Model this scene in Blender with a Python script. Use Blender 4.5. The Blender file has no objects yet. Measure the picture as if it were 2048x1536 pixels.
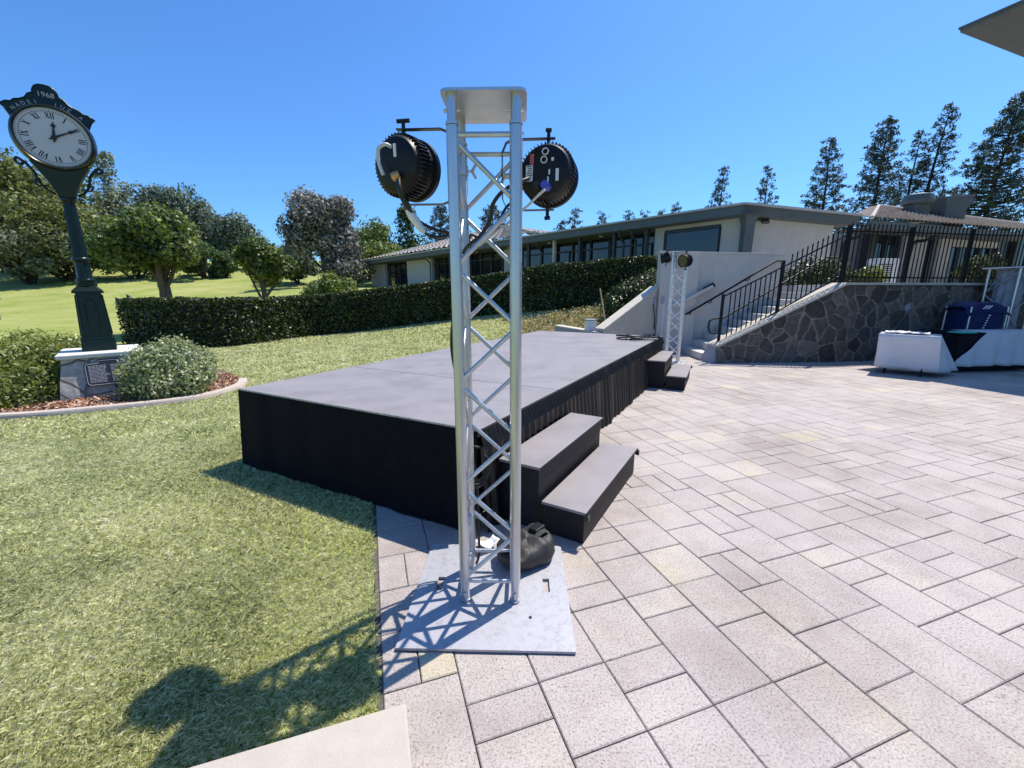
import bpy, bmesh, math, random
import numpy as np
from mathutils import Vector, Matrix, noise
random.seed(7); RNG = np.random.default_rng(7)
scene = bpy.context.scene
COL = scene.collection
R = math.radians

# ------------------------------------------------------------------ camera geometry (pixels of the 2048x1536 photo)
FPX = 840.0; TH = R(12.7); CH = 1.55
def ray(u, v):
    xc = (u-1024)/FPX; yc = (v-768)/FPX
    return (xc, math.cos(TH)-yc*math.sin(TH), -math.sin(TH)-yc*math.cos(TH))
def G(u, v, z=0.0):                     # pixel -> point on the horizontal plane z
    r = ray(u, v); t = (z-CH)/r[2]
    return Vector((r[0]*t, r[1]*t, z))
def D(u, v, Y):                         # pixel -> point at depth Y
    r = ray(u, v); t = Y/r[1]
    return Vector((r[0]*t, Y, CH+r[2]*t))
def PL(u, v, p, d):                     # pixel -> point on the vertical plane through p along d
    r = ray(u, v); n = (d[1], -d[0])
    t = (p[0]*n[0]+p[1]*n[1])/(r[0]*n[0]+r[1]*n[1])
    return Vector((r[0]*t, r[1]*t, CH+r[2]*t))

def sstep(a, b, x):
    t = min(1, max(0, (x-a)/(b-a))); return t*t*(3-2*t)
def terr(x, y):                         # ground height of the grounds
    s = .6*x+.8*y+.25*max(0, min(x, 6))
    ramp = 1.66*sstep(7, 19, s)
    hill = 0.0
    if y > 22:
        hill = 5.0*sstep(22, 64, y)*(1-.25*sstep(-45, -5, x)) + .35*sstep(30, 60, y)*math.sin(x*.11+1)
        hill += 6*sstep(64, 160, y)
    return max(ramp, hill)

# ------------------------------------------------------------------ mesh builder
class MB:
    def __init__(s): s.v = []; s.f = []
    def add(s, vs, fs):
        o = len(s.v); s.v += [tuple(p) for p in vs]; s.f += [tuple(i+o for i in f) for f in fs]; return s
    def hexa(s, p):                     # 8 points: bottom 4 ccw, top 4 ccw
        return s.add(p, [(3,2,1,0),(4,5,6,7),(0,1,5,4),(1,2,6,5),(2,3,7,6),(3,0,4,7)])
    def box(s, c, sz, rz=0.0, M=None):
        x, y, z = sz[0]/2, sz[1]/2, sz[2]/2
        p = [Vector(q) for q in ((-x,-y,-z),(x,-y,-z),(x,y,-z),(-x,y,-z),(-x,-y,z),(x,-y,z),(x,y,z),(-x,y,z))]
        m = M if M is not None else Matrix.Rotation(rz, 3, 'Z')
        return s.hexa([m @ q+Vector(c) for q in p])
    def bar(s, a, b, w, h, up=(0,0,1)): # rectangular bar from a to b
        a = Vector(a); b = Vector(b); d = (b-a).normalized(); u = Vector(up)
        x = d.cross(u)
        if x.length < 1e-4: x = d.cross(Vector((1,0,0)))
        x.normalize(); u = x.cross(d).normalized(); x *= w/2; u *= h/2
        return s.hexa([a-x-u, a+x-u, b+x-u, b-x-u, a-x+u, a+x+u, b+x+u, b-x+u])
    def prism(s, poly, z0, z1):
        n = len(poly)
        zz0 = z0 if hasattr(z0, '__len__') else [z0]*n
        zz1 = z1 if hasattr(z1, '__len__') else [z1]*n
        vs = [(p[0],p[1],zz0[i]) for i, p in enumerate(poly)]+[(p[0],p[1],zz1[i]) for i, p in enumerate(poly)]
        return s.add(vs, [tuple(range(n-1,-1,-1)), tuple(range(n,2*n))]+[(i,(i+1)%n,n+(i+1)%n,n+i) for i in range(n)])
    def extrude(s, pts, vec):
        n = len(pts); vec = Vector(vec)
        vs = [Vector(p) for p in pts]+[Vector(p)+vec for p in pts]
        return s.add(vs, [tuple(range(n-1,-1,-1)), tuple(range(n,2*n))]+[(i,(i+1)%n,n+(i+1)%n,n+i) for i in range(n)])
    def tube(s, pts, r, n=8, cap=True):
        pts = [Vector(p) for p in pts]; m = len(pts)
        rs = r if hasattr(r, '__len__') else [r]*m
        o = len(s.v); prev = None
        for i, p in enumerate(pts):
            d = (pts[min(i+1,m-1)]-pts[max(i-1,0)])
            d = d.normalized() if d.length > 1e-9 else Vector((0,0,1))
            if prev is None:
                x = d.cross(Vector((0,0,1)))
                if x.length < .05: x = d.cross(Vector((1,0,0)))
            else: x = prev-d*prev.dot(d)
            x.normalize(); prev = x; y = d.cross(x)
            for k in range(n):
                a = 2*math.pi*k/n
                s.v.append(tuple(p+(x*math.cos(a)+y*math.sin(a))*rs[i]))
        for i in range(m-1):
            for k in range(n):
                s.f.append((o+i*n+k, o+i*n+(k+1)%n, o+(i+1)*n+(k+1)%n, o+(i+1)*n+k))
        if cap:
            s.f.append(tuple(o+k for k in range(n-1,-1,-1))); s.f.append(tuple(o+(m-1)*n+k for k in range(n)))
        return s
    def lathe(s, prof, n=24, M=None, c=(0,0,0), star=None, cap=True):
        M = M if M is not None else Matrix.Identity(3); c = Vector(c); o = len(s.v); m = len(prof)
        for (r, z) in prof:
            for k in range(n):
                a = 2*math.pi*k/n; rr = r*(star(k) if star else 1)
                s.v.append(tuple(M @ Vector((rr*math.cos(a), rr*math.sin(a), z))+c))
        for i in range(m-1):
            for k in range(n):
                s.f.append((o+i*n+k, o+i*n+(k+1)%n, o+(i+1)*n+(k+1)%n, o+(i+1)*n+k))
        if cap: s.f.append(tuple(o+k for k in range(n-1,-1,-1))); s.f.append(tuple(o+(m-1)*n+k for k in range(n)))
        return s
    def grid(s, rows):                  # list of rows of points
        o = len(s.v); w = len(rows[0])
        for r_ in rows: s.v += [tuple(p) for p in r_]
        for i in range(len(rows)-1):
            for j in range(w-1):
                s.f.append((o+i*w+j, o+i*w+j+1, o+(i+1)*w+j+1, o+(i+1)*w+j))
        return s
    def build(s, name, mat, parent=None, world=True, smooth=None, bevel=0.0, solid=0.0):
        me = bpy.data.meshes.new(name)
        off = Vector((0,0,0))
        if parent is not None and world:
            q = parent
            while q is not None: off += q.location; q = q.parent
        me.from_pydata([(p[0]-off.x, p[1]-off.y, p[2]-off.z) for p in s.v], [], s.f)
        bm = bmesh.new(); bm.from_mesh(me)
        if bevel or smooth is not None: bmesh.ops.recalc_face_normals(bm, faces=bm.faces)
        if bevel:
            es = [e for e in bm.edges if len(e.link_faces) == 2 and e.calc_face_angle(0) > .5]
            bmesh.ops.bevel(bm, geom=es, offset=bevel, segments=2, affect='EDGES', profile=.6, clamp_overlap=True)
        else: bmesh.ops.recalc_face_normals(bm, faces=bm.faces)
        bm.to_mesh(me); bm.free()
        if smooth is not None:
            me.shade_smooth(); me.set_sharp_from_angle(angle=R(smooth))
        me.materials.append(mat)
        o = bpy.data.objects.new(name, me); COL.objects.link(o)
        if parent is not None: o.parent = parent
        if solid:
            md = o.modifiers.new('thickness', 'SOLIDIFY'); md.thickness = solid
        return o

def tag(o, label=None, cat=None, group=None, kind=None):
    if label: o['label'] = label
    if cat: o['category'] = cat
    if group: o['group'] = group
    if kind: o['kind'] = kind
    return o
def thing(name, label, cat, loc=(0,0,0), group=None):
    o = bpy.data.objects.new(name, None); COL.objects.link(o); o.location = loc; o.empty_display_size = .2
    return tag(o, label, cat, group)
def struct(name, mb, m, **k):
    return tag(mb.build(name, m, **k), kind='structure')
def curve(pts, n=8):                    # catmull-rom
    pts = [Vector(p) for p in pts]; out = []
    for i in range(len(pts)-1):
        p0 = pts[max(i-1,0)]; p1 = pts[i]; p2 = pts[i+1]; p3 = pts[min(i+2,len(pts)-1)]
        for k in range(n):
            t = k/n
            out.append(.5*((2*p1)+(p2-p0)*t+(2*p0-5*p1+4*p2-p3)*t*t+(3*p1-p0-3*p2+p3)*t**3))
    out.append(pts[-1]); return out

# ------------------------------------------------------------------ materials
def mat(name, c1, c2=None, scale=5.0, rough=.6, metal=0.0, bump=0.0, bscale=60.0, c3=None, spec=.5, stretch=None, coat=0.0):
    m = bpy.data.materials.new(name); m.use_nodes = True; nt = m.node_tree; N = nt.nodes; L = nt.links
    b = N['Principled BSDF']; b.inputs['Roughness'].default_value = rough; b.inputs['Metallic'].default_value = metal
    b.inputs['Specular IOR Level'].default_value = spec; b.inputs['Coat Weight'].default_value = coat
    b.inputs['Base Color'].default_value = (*c1, 1)
    tc = N.new('ShaderNodeTexCoord'); src = tc.outputs['Object']
    if stretch:
        mp = N.new('ShaderNodeMapping'); mp.inputs['Scale'].default_value = stretch; L.new(src, mp.inputs[0]); src = mp.outputs[0]
    if c2 is not None:
        n = N.new('ShaderNodeTexNoise'); n.inputs['Scale'].default_value = scale; n.inputs['Detail'].default_value = 6; n.inputs['Roughness'].default_value = .65
        L.new(src, n.inputs['Vector'])
        cr = N.new('ShaderNodeValToRGB'); cr.color_ramp.elements[0].position = .35; cr.color_ramp.elements[1].position = .65
        cr.color_ramp.elements[0].color = (*c1, 1); cr.color_ramp.elements[1].color = (*c2, 1)
        if c3 is not None:
            e = cr.color_ramp.elements.new(.5); e.color = (*c3, 1)
        L.new(n.outputs['Fac'], cr.inputs[0]); L.new(cr.outputs[0], b.inputs['Base Color'])
    if bump:
        n2 = N.new('ShaderNodeTexNoise'); n2.inputs['Scale'].default_value = bscale; n2.inputs['Detail'].default_value = 5
        L.new(src, n2.inputs['Vector'])
        bp = N.new('ShaderNodeBump'); bp.inputs['Strength'].default_value = bump; bp.inputs['Distance'].default_value = .02
        L.new(n2.outputs['Fac'], bp.inputs['Height']); L.new(bp.outputs[0], b.inputs['Normal'])
    return m
def leafmat(name, cs, trans=.3, rough=.5, gloss=.25):
    m = bpy.data.materials.new(name); m.use_nodes = True; nt = m.node_tree; N = nt.nodes; L = nt.links
    b = N['Principled BSDF']; out = N['Material Output']
    at = N.new('ShaderNodeAttribute'); at.attribute_name = 'rnd'
    cr = N.new('ShaderNodeValToRGB'); n = len(cs)
    cr.color_ramp.elements[0].color = (*cs[0], 1); cr.color_ramp.elements[1].color = (*cs[-1], 1)
    for i in range(1, n-1):
        e = cr.color_ramp.elements.new(i/(n-1)); e.color = (*cs[i], 1)
    L.new(at.outputs['Fac'], cr.inputs[0]); L.new(cr.outputs[0], b.inputs['Base Color'])
    b.inputs['Roughness'].default_value = rough; b.inputs['Specular IOR Level'].default_value = gloss
    tr = N.new('ShaderNodeBsdfTranslucent'); mx = N.new('ShaderNodeMixShader'); mx.inputs[0].default_value = trans
    hs = N.new('ShaderNodeHueSaturation'); hs.inputs['Value'].default_value = 1.3; hs.inputs['Saturation'].default_value = 1.15
    L.new(cr.outputs[0], hs.inputs['Color']); L.new(hs.outputs[0], tr.inputs[0])
    L.new(b.outputs[0], mx.inputs[1]); L.new(tr.outputs[0], mx.inputs[2]); L.new(mx.outputs[0], out.inputs[0])
    return m

def stonemat(name, stones, mortar, scale, width, seed=0.0, bump=.6):
    m = bpy.data.materials.new(name); m.use_nodes = True; nt = m.node_tree; N = nt.nodes; L = nt.links
    b = N['Principled BSDF']; b.inputs['Roughness'].default_value = .85
    tc = N.new('ShaderNodeTexCoord'); mp = N.new('ShaderNodeMapping'); mp.inputs['Location'].default_value = (seed, seed*.7, seed*.3)
    L.new(tc.outputs['Object'], mp.inputs[0])
    nz = N.new('ShaderNodeTexNoise'); nz.inputs['Scale'].default_value = 2.2; L.new(mp.outputs[0], nz.inputs['Vector'])
    mixv = N.new('ShaderNodeMix'); mixv.data_type = 'VECTOR'; mixv.inputs[0].default_value = .12
    L.new(mp.outputs[0], mixv.inputs[4]); L.new(nz.outputs['Color'], mixv.inputs[5])
    ve = N.new('ShaderNodeTexVoronoi'); ve.feature = 'DISTANCE_TO_EDGE'; ve.inputs['Scale'].default_value = scale
    vc = N.new('ShaderNodeTexVoronoi'); vc.inputs['Scale'].default_value = scale
    L.new(mixv.outputs[1], ve.inputs['Vector']); L.new(mixv.outputs[1], vc.inputs['Vector'])
    cr = N.new('ShaderNodeValToRGB'); cr.color_ramp.elements[0].color = (*stones[0], 1); cr.color_ramp.elements[1].color = (*stones[1], 1)
    sep = N.new('ShaderNodeSeparateColor'); L.new(vc.outputs['Color'], sep.inputs[0]); L.new(sep.outputs[0], cr.inputs[0])
    n2 = N.new('ShaderNodeTexNoise'); n2.inputs['Scale'].default_value = 14; n2.inputs['Detail'].default_value = 8; L.new(tc.outputs['Object'], n2.inputs['Vector'])
    mul = N.new('ShaderNodeMix'); mul.data_type = 'RGBA'; mul.blend_type = 'MULTIPLY'; mul.inputs[0].default_value = .6
    L.new(cr.outputs[0], mul.inputs[6])
    cr2 = N.new('ShaderNodeValToRGB'); cr2.color_ramp.elements[0].position = .3; cr2.color_ramp.elements[1].position = .7
    cr2.color_ramp.elements[0].color = (.45,.42,.4,1); cr2.color_ramp.elements[1].color = (1,1,1,1)
    L.new(n2.outputs['Fac'], cr2.inputs[0]); L.new(cr2.outputs[0], mul.inputs[7])
    mr = N.new('ShaderNodeMapRange'); mr.inputs[1].default_value = width*.5; mr.inputs[2].default_value = width; L.new(ve.outputs['Distance'], mr.inputs[0])
    mx = N.new('ShaderNodeMix'); mx.data_type = 'RGBA'; L.new(mr.outputs[0], mx.inputs[0]); mx.inputs[6].default_value = (*mortar, 1); L.new(mul.outputs[2], mx.inputs[7])
    L.new(mx.outputs[2], b.inputs['Base Color'])
    ad = N.new('ShaderNodeMath'); ad.operation = 'MULTIPLY_ADD'; ad.inputs[1].default_value = .35; L.new(n2.outputs['Fac'], ad.inputs[0]); L.new(mr.outputs[0], ad.inputs[2])
    bp = N.new('ShaderNodeBump'); bp.inputs['Strength'].default_value = bump; bp.inputs['Distance'].default_value = .03
    L.new(ad.outputs[0], bp.inputs['Height']); L.new(bp.outputs[0], b.inputs['Normal'])
    return m

def wallstonemat():
    m = bpy.data.materials.new('flagstone_relief'); m.use_nodes = True; nt = m.node_tree; N = nt.nodes; L = nt.links
    b = N['Principled BSDF']; b.inputs['Roughness'].default_value = .85
    at = N.new('ShaderNodeAttribute'); at.attribute_name = 'tone'; am = N.new('ShaderNodeAttribute'); am.attribute_name = 'mortar'
    cr = N.new('ShaderNodeValToRGB'); cs = [(.055,.048,.044),(.105,.086,.073),(.08,.075,.074),(.16,.13,.105),(.115,.10,.092),(.20,.17,.145)]
    cr.color_ramp.elements[0].color = (*cs[0],1); cr.color_ramp.elements[1].color = (*cs[-1],1)
    for i in range(1, 5):
        e = cr.color_ramp.elements.new(i/5); e.color = (*cs[i],1)
    L.new(at.outputs['Fac'], cr.inputs[0])
    tc = N.new('ShaderNodeTexCoord'); n2 = N.new('ShaderNodeTexNoise'); n2.inputs['Scale'].default_value = 9; n2.inputs['Detail'].default_value = 9; n2.inputs['Roughness'].default_value = .7; L.new(tc.outputs['Object'], n2.inputs['Vector'])
    c2 = N.new('ShaderNodeValToRGB'); c2.color_ramp.elements[0].position = .32; c2.color_ramp.elements[1].position = .68
    c2.color_ramp.elements[0].color = (.5,.47,.45,1); c2.color_ramp.elements[1].color = (1.25,1.2,1.12,1); L.new(n2.outputs['Fac'], c2.inputs[0])
    mu = N.new('ShaderNodeMix'); mu.data_type = 'RGBA'; mu.blend_type = 'MULTIPLY'; mu.inputs[0].default_value = 1; L.new(cr.outputs[0], mu.inputs[6]); L.new(c2.outputs[0], mu.inputs[7])
    mm = N.new('ShaderNodeMix'); mm.data_type = 'RGBA'; mm.blend_type = 'MULTIPLY'; mm.inputs[0].default_value = .8; mm.inputs[6].default_value = (.23,.20,.17,1); L.new(c2.outputs[0], mm.inputs[7])
    mx = N.new('ShaderNodeMix'); mx.data_type = 'RGBA'; L.new(am.outputs['Fac'], mx.inputs[0]); L.new(mu.outputs[2], mx.inputs[6]); L.new(mm.outputs[2], mx.inputs[7]); L.new(mx.outputs[2], b.inputs['Base Color'])
    bp = N.new('ShaderNodeBump'); bp.inputs['Strength'].default_value = .7; bp.inputs['Distance'].default_value = .02; L.new(n2.outputs['Fac'], bp.inputs['Height']); L.new(bp.outputs[0], b.inputs['Normal'])
    return m
def pavermat():
    m = bpy.data.materials.new('paver_concrete'); m.use_nodes = True; nt = m.node_tree; N = nt.nodes; L = nt.links
    b = N['Principled BSDF']; b.inputs['Roughness'].default_value = .8; b.inputs['Specular IOR Level'].default_value = .35
    at = N.new('ShaderNodeAttribute'); at.attribute_name = 'tone'
    cr = N.new('ShaderNodeValToRGB')
    stops = [(0,(.385,.34,.32)),(.3,(.42,.37,.348)),(.55,(.445,.395,.368)),(.8,(.475,.42,.375)),(.92,(.495,.44,.36)),(1,(.51,.45,.335))]
    cr.color_ramp.elements[0].color = (*stops[0][1],1); cr.color_ramp.elements[1].color = (*stops[-1][1],1)
    for p, c in stops[1:-1]:
        e = cr.color_ramp.elements.new(p); e.color = (*c,1)
    tc = N.new('ShaderNodeTexCoord')
    big = N.new('ShaderNodeTexNoise'); big.inputs['Scale'].default_value = 2.6; big.inputs['Detail'].default_value = 4; L.new(tc.outputs['Object'], big.inputs['Vector'])
    ma = N.new('ShaderNodeMath'); ma.operation = 'MULTIPLY_ADD'; ma.inputs[1].default_value = 1.5; ma.inputs[2].default_value = -.72
    L.new(big.outputs['Fac'], ma.inputs[0])
    ad = N.new('ShaderNodeMath'); L.new(at.outputs['Fac'], ad.inputs[0]); L.new(ma.outputs[0], ad.inputs[1]); L.new(ad.outputs[0], cr.inputs[0])
    sp = N.new('ShaderNodeTexNoise'); sp.inputs['Scale'].default_value = 115; sp.inputs['Detail'].default_value = 4; sp.inputs['Roughness'].default_value = .8; L.new(tc.outputs['Object'], sp.inputs['Vector'])
    cs = N.new('ShaderNodeValToRGB'); cs.color_ramp.elements[0].position = .36; cs.color_ramp.elements[1].position = .60
    cs.color_ramp.elements[0].color = (.30,.27,.26,1); cs.color_ramp.elements[1].color = (1.12,1.12,1.12,1)
    e = cs.color_ramp.elements.new(.44); e.color = (.88,.87,.86,1)
    L.new(sp.outputs['Fac'], cs.inputs[0])
    mu = N.new('ShaderNodeMix'); mu.data_type = 'RGBA'; mu.blend_type = 'MULTIPLY'; mu.inputs[0].default_value = .95
    L.new(cr.outputs[0], mu.inputs[6]); L.new(cs.outputs[0], mu.inputs[7])
    # worn stains with a shape of their own
    st = N.new('ShaderNodeTexNoise'); st.inputs['Scale'].default_value = .9; st.inputs['Detail'].default_value = 7; st.inputs['Roughness'].default_value = .7; L.new(tc.outputs['Object'], st.inputs['Vector'])
    c3 = N.new('ShaderNodeValToRGB'); c3.color_ramp.elements[0].position = .3; c3.color_ramp.elements[1].position = .55
    c3.color_ramp.elements[0].color = (.70,.67,.63,1); c3.color_ramp.elements[1].color = (1,1,1,1); L.new(st.outputs['Fac'], c3.inputs[0])
    m2 = N.new('ShaderNodeMix'); m2.data_type = 'RGBA'; m2.blend_type = 'MULTIPLY'; m2.inputs[0].default_value = 1
    L.new(mu.outputs[2], m2.inputs[6]); L.new(c3.outputs[0], m2.inputs[7]); L.new(m2.outputs[2], b.inputs['Base Color'])
    bp = N.new('ShaderNodeBump'); bp.inputs['Strength'].default_value = .35; bp.inputs['Distance'].default_value = .004
    L.new(sp.outputs['Fac'], bp.inputs['Height']); L.new(bp.outputs[0], b.inputs['Normal'])
    return m

def lawnmat():
    m = bpy.data.materials.new('lawn'); m.use_nodes = True; nt = m.node_tree; N = nt.nodes; L = nt.links
    b = N['Principled BSDF']; b.inputs['Roughness'].default_value = .9; b.inputs['Specular IOR Level'].default_value = .1
    tc = N.new('ShaderNodeTexCoord')
    a = N.new('ShaderNodeTexNoise'); a.inputs['Scale'].default_value = .35; a.inputs['Detail'].default_value = 8; a.inputs['Roughness'].default_value = .6
    L.new(tc.outputs['Object'], a.inputs['Vector'])
    cr = N.new('ShaderNodeValToRGB'); cr.color_ramp.elements[0].position = .35; cr.color_ramp.elements[1].position = .68
    cr.color_ramp.elements[0].color = (.27,.32,.075,1); cr.color_ramp.elements[1].color = (.42,.42,.16,1)
    L.new(a.outputs['Fac'], cr.inputs[0])
    f = N.new('ShaderNodeTexNoise'); f.inputs['Scale'].default_value = 40; f.inputs['Detail'].default_value = 6; L.new(tc.outputs['Object'], f.inputs['Vector'])
    c2 = N.new('ShaderNodeValToRGB'); c2.color_ramp.elements[0].position = .3; c2.color_ramp.elements[1].position = .6
    c2.color_ramp.elements[0].color = (.22,.24,.2,1); c2.color_ramp.elements[1].color = (1.1,1.1,1.05,1); L.new(f.outputs['Fac'], c2.inputs[0])
    mu = N.new('ShaderNodeMix'); mu.data_type = 'RGBA'; mu.blend_type = 'MULTIPLY'; mu.inputs[0].default_value = .7
    L.new(cr.outputs[0], mu.inputs[6]); L.new(c2.outputs[0], mu.inputs[7]); L.new(mu.outputs[2], b.inputs['Base Color'])
    bp = N.new('ShaderNodeBump'); bp.inputs['Strength'].default_value = .5; bp.inputs['Distance'].default_value = .05; L.new(f.outputs['Fac'], bp.inputs['Height']); L.new(bp.outputs[0], b.inputs['Normal'])
    return m

M = dict(
 alu=mat('brushed_aluminium', (.62,.63,.64), (.50,.51,.53), scale=9, rough=.34, metal=.85, bump=.08, bscale=220, stretch=(1,1,.12)),
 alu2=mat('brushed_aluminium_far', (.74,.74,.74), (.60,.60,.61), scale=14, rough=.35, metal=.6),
 plate=mat('scuffed_aluminium_plate', (.41,.40,.43), (.32,.32,.345), scale=30, rough=.5, metal=.25, bump=.06, bscale=70, c3=(.40,.395,.42)),
 black=mat('black_plastic', (.006,.006,.007), (.011,.0105,.011), scale=30, rough=.42, spec=.3),
 blackmetal=mat('black_cast_metal', (.008,.008,.009), (.014,.0135,.014), scale=40, rough=.3, spec=.6),
 cable=mat('black_rubber_cable', (.012,.012,.013), rough=.45),
 wirewhite=mat('pale_cable', (.55,.56,.58), rough=.4),
 whiteplastic=mat('white_plastic', (.72,.72,.72), (.62,.62,.63), scale=12, rough=.45),
 sticker=mat('white_sticker', (.75,.75,.75), rough=.5), redsticker=mat('red_sticker', (.45,.1,.12), rough=.5),
 blueplug=mat('blue_plug', (.05,.08,.45), rough=.4), brass=mat('brass_plug', (.62,.36,.16), (.5,.28,.1), scale=20, rough=.35, metal=.6),
 deck=mat('stage_deck_grey', (.225,.202,.202), (.29,.262,.26), scale=2.6, rough=.52, bump=.06, bscale=160, c3=(.267,.24,.239)),
 decktrim=mat('stage_deck_edge', (.45,.44,.45), (.3,.29,.3), scale=30, rough=.45, metal=.6),
 skirt=mat('black_stage_skirt', (.0045,.0036,.005), (.008,.0065,.008), scale=18, rough=.8, spec=.15),
 skirt2=mat('black_satin_skirt', (.004,.0035,.0042), (.007,.0065,.0075), scale=25, rough=.38, spec=.4),
 stepside=mat('black_step_side', (.010,.009,.011), (.017,.015,.018), scale=14, rough=.6, spec=.3),
 bag=mat('black_nylon_bag', (.020,.019,.017), (.034,.032,.028), scale=20, rough=.6, bump=.25, bscale=25),
 paper=mat('crumpled_white_paper', (.72,.72,.75), rough=.7, bump=.5, bscale=40),
 concrete=mat('pale_concrete', (.43,.375,.31), (.49,.43,.36), scale=7, rough=.85, bump=.15, bscale=120, c3=(.46,.40,.335)),
 kerb=mat('kerb_concrete', (.44,.37,.32), (.54,.46,.40), scale=14, rough=.9, bump=.3, bscale=70),
 capstone=mat('limestone_cap', (.56,.57,.52), (.66,.67,.62), scale=8, rough=.8, bump=.15, bscale=60),
 joint=mat('joint_sand', (.075,.066,.06), (.14,.125,.11), scale=40, rough=.95),
 stucco=mat('white_stucco', (.50,.47,.43), (.55,.52,.475), scale=3, rough=.9, bump=.25, bscale=110),
 stucco2=mat('cream_stucco', (.48,.44,.365), (.53,.49,.41), scale=3, rough=.9, bump=.25, bscale=110),
 lowwall=mat('grey_and_shaded_wall', (.30,.31,.33), (.36,.37,.39), scale=4, rough=.85, bump=.2, bscale=90),  # grey doubles as painted shade on the low wall and a wing panel
 coping=mat('wall_coping', (.50,.45,.37), (.58,.53,.44), scale=9, rough=.85, bump=.2, bscale=70),
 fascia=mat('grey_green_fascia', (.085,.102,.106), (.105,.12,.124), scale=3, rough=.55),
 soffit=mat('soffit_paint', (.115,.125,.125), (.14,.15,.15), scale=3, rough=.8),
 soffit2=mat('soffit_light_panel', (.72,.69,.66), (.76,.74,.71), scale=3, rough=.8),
 darktrim=mat('dark_window_frame', (.02,.022,.024), rough=.4),
 bronze=mat('dark_bronze_column', (.028,.03,.03), (.04,.042,.042), scale=6, rough=.5),
 rooftile=mat('roof_tile', (.34,.29,.25), (.54,.48,.42), scale=6, rough=.85, c3=(.45,.39,.34)),
 flatroof=mat('flat_roof_membrane', (.42,.42,.42), (.5,.5,.5), scale=2, rough=.8),
 vent=mat('roof_vent_paint', (.075,.095,.095), (.10,.12,.12), scale=6, rough=.6),
 iron=mat('black_wrought_iron', (.006,.006,.0065), (.011,.0105,.0105), scale=30, rough=.5, spec=.25),
 clockpaint=mat('dark_green_enamel', (.003,.012,.009), (.005,.016,.012), scale=18, rough=.3, spec=.35),
 clockrim=mat('clock_bezel', (.006,.011,.010), rough=.25, spec=.6),
 dial=mat('clock_dial', (.50,.475,.49), (.53,.505,.52), scale=4, rough=.5),
 ink=mat('black_numerals', (.008,.008,.01), rough=.5), gilt=mat('worn_gilt_lettering', (.55,.50,.46), (.42,.37,.33), scale=60, rough=.45),
 plaque=mat('bronze_plaque', (.045,.042,.042), (.065,.06,.06), scale=20, rough=.4, metal=.5),
 plaquetext=mat('raised_plaque_text', (.46,.45,.47), (.36,.35,.37), scale=40, rough=.5),
 linen=mat('white_table_linen', (.62,.60,.61), (.68,.66,.665), scale=4, rough=.85, bump=.12, bscale=14),
 tableshade=mat('under_table_shade', (.010,.010,.016), (.016,.015,.022), scale=8, rough=.9, spec=.15),  # black for the dark space under the right table
 bluecloth=mat('blue_canvas', (.003,.008,.060), (.005,.014,.10), scale=5, rough=.7, bump=.2, bscale=30),
 greentape=mat('turquoise_folder', (.02,.42,.30), (.03,.5,.36), scale=10, rough=.5),
 bark=mat('tree_bark', (.085,.066,.05), (.14,.11,.085), scale=14, rough=.95, bump=.6, bscale=30, stretch=(1,1,.25)),
 barkdark=mat('dark_bark', (.035,.028,.022), (.06,.048,.038), scale=10, rough=.95, bump=.6, bscale=20, stretch=(1,1,.25)),
 twig=mat('inner_twigs', (.012,.018,.007), (.03,.03,.014), scale=16, rough=.95, bump=.8, bscale=12),
 wood=mat('wooden_stake', (.34,.24,.12), (.42,.31,.17), scale=20, rough=.8, stretch=(1,1,.2)),
 flagblue=mat('blue_flag', (.03,.04,.3), rough=.7), flagpole=mat('dark_flag_pole', (.05,.05,.06), rough=.5),
 paver=pavermat(), lawn=lawnmat(),
 wallstone=wallstonemat(),
 stone=stonemat('flagstone_veneer', ((.046,.043,.046),(.115,.104,.098)), (.27,.25,.235), 2.7, .026, 3.0, .9),
 stone2=stonemat('ledge_stone', ((.36,.35,.33),(.62,.60,.54)), (.16,.15,.14), 3.4, .045, 8.0, .9),
 hedge=leafmat('hedge_leaf', [(.008,.016,.003),(.020,.036,.007),(.06,.09,.02),(.26,.31,.10)], .25, .4, .5),
 bushl=leafmat('yellow_green_leaf', [(.06,.075,.016),(.20,.235,.05),(.52,.53,.20)], .4, .42, .5),
 bushr=leafmat('variegated_leaf', [(.09,.12,.05),(.30,.35,.15),(.80,.82,.64)], .4, .42, .5),
 citrus=leafmat('citrus_leaf', [(.03,.05,.012),(.11,.16,.035),(.40,.45,.16)], .38, .46, .45),
 olive=leafmat('olive_brown_leaf', [(.05,.06,.02),(.165,.18,.055),(.40,.41,.17)], .33, .55, .3),
 greyg=leafmat('grey_green_leaf', [(.06,.073,.042),(.18,.205,.12),(.42,.45,.31)], .3, .55, .3),
 blueg=leafmat('blue_green_leaf', [(.03,.05,.034),(.11,.15,.10),(.40,.46,.35)], .3, .55, .35),
 oak=leafmat('dusty_oak_leaf', [(.04,.042,.03),(.17,.17,.135),(.58,.57,.50)], .3, .5, .4),
 yellowg=leafmat('bright_tree_leaf', [(.05,.075,.02),(.17,.225,.06),(.40,.46,.17)], .36, .55, .3),
 darkg=leafmat('dark_tree_leaf', [(.018,.036,.012),(.07,.115,.04),(.24,.32,.14)], .3, .55, .3),
 pine=leafmat('pine_needles', [(.02,.034,.026),(.075,.105,.075),(.30,.34,.27)], .12, .55, .3),
 grass=leafmat('grass_blade', [(.09,.105,.036),(.44,.465,.20),(.77,.75,.46),(.87,.84,.65)], .35, .55, .2),
 chips=leafmat('bark_chip', [(.20,.09,.055),(.42,.22,.14),(.66,.48,.36)], .0, .9, .1),
 cover=leafmat('ground_cover_leaf', [(.14,.15,.05),(.36,.36,.15),(.62,.45,.28)], .3, .5, .4),
)

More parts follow.
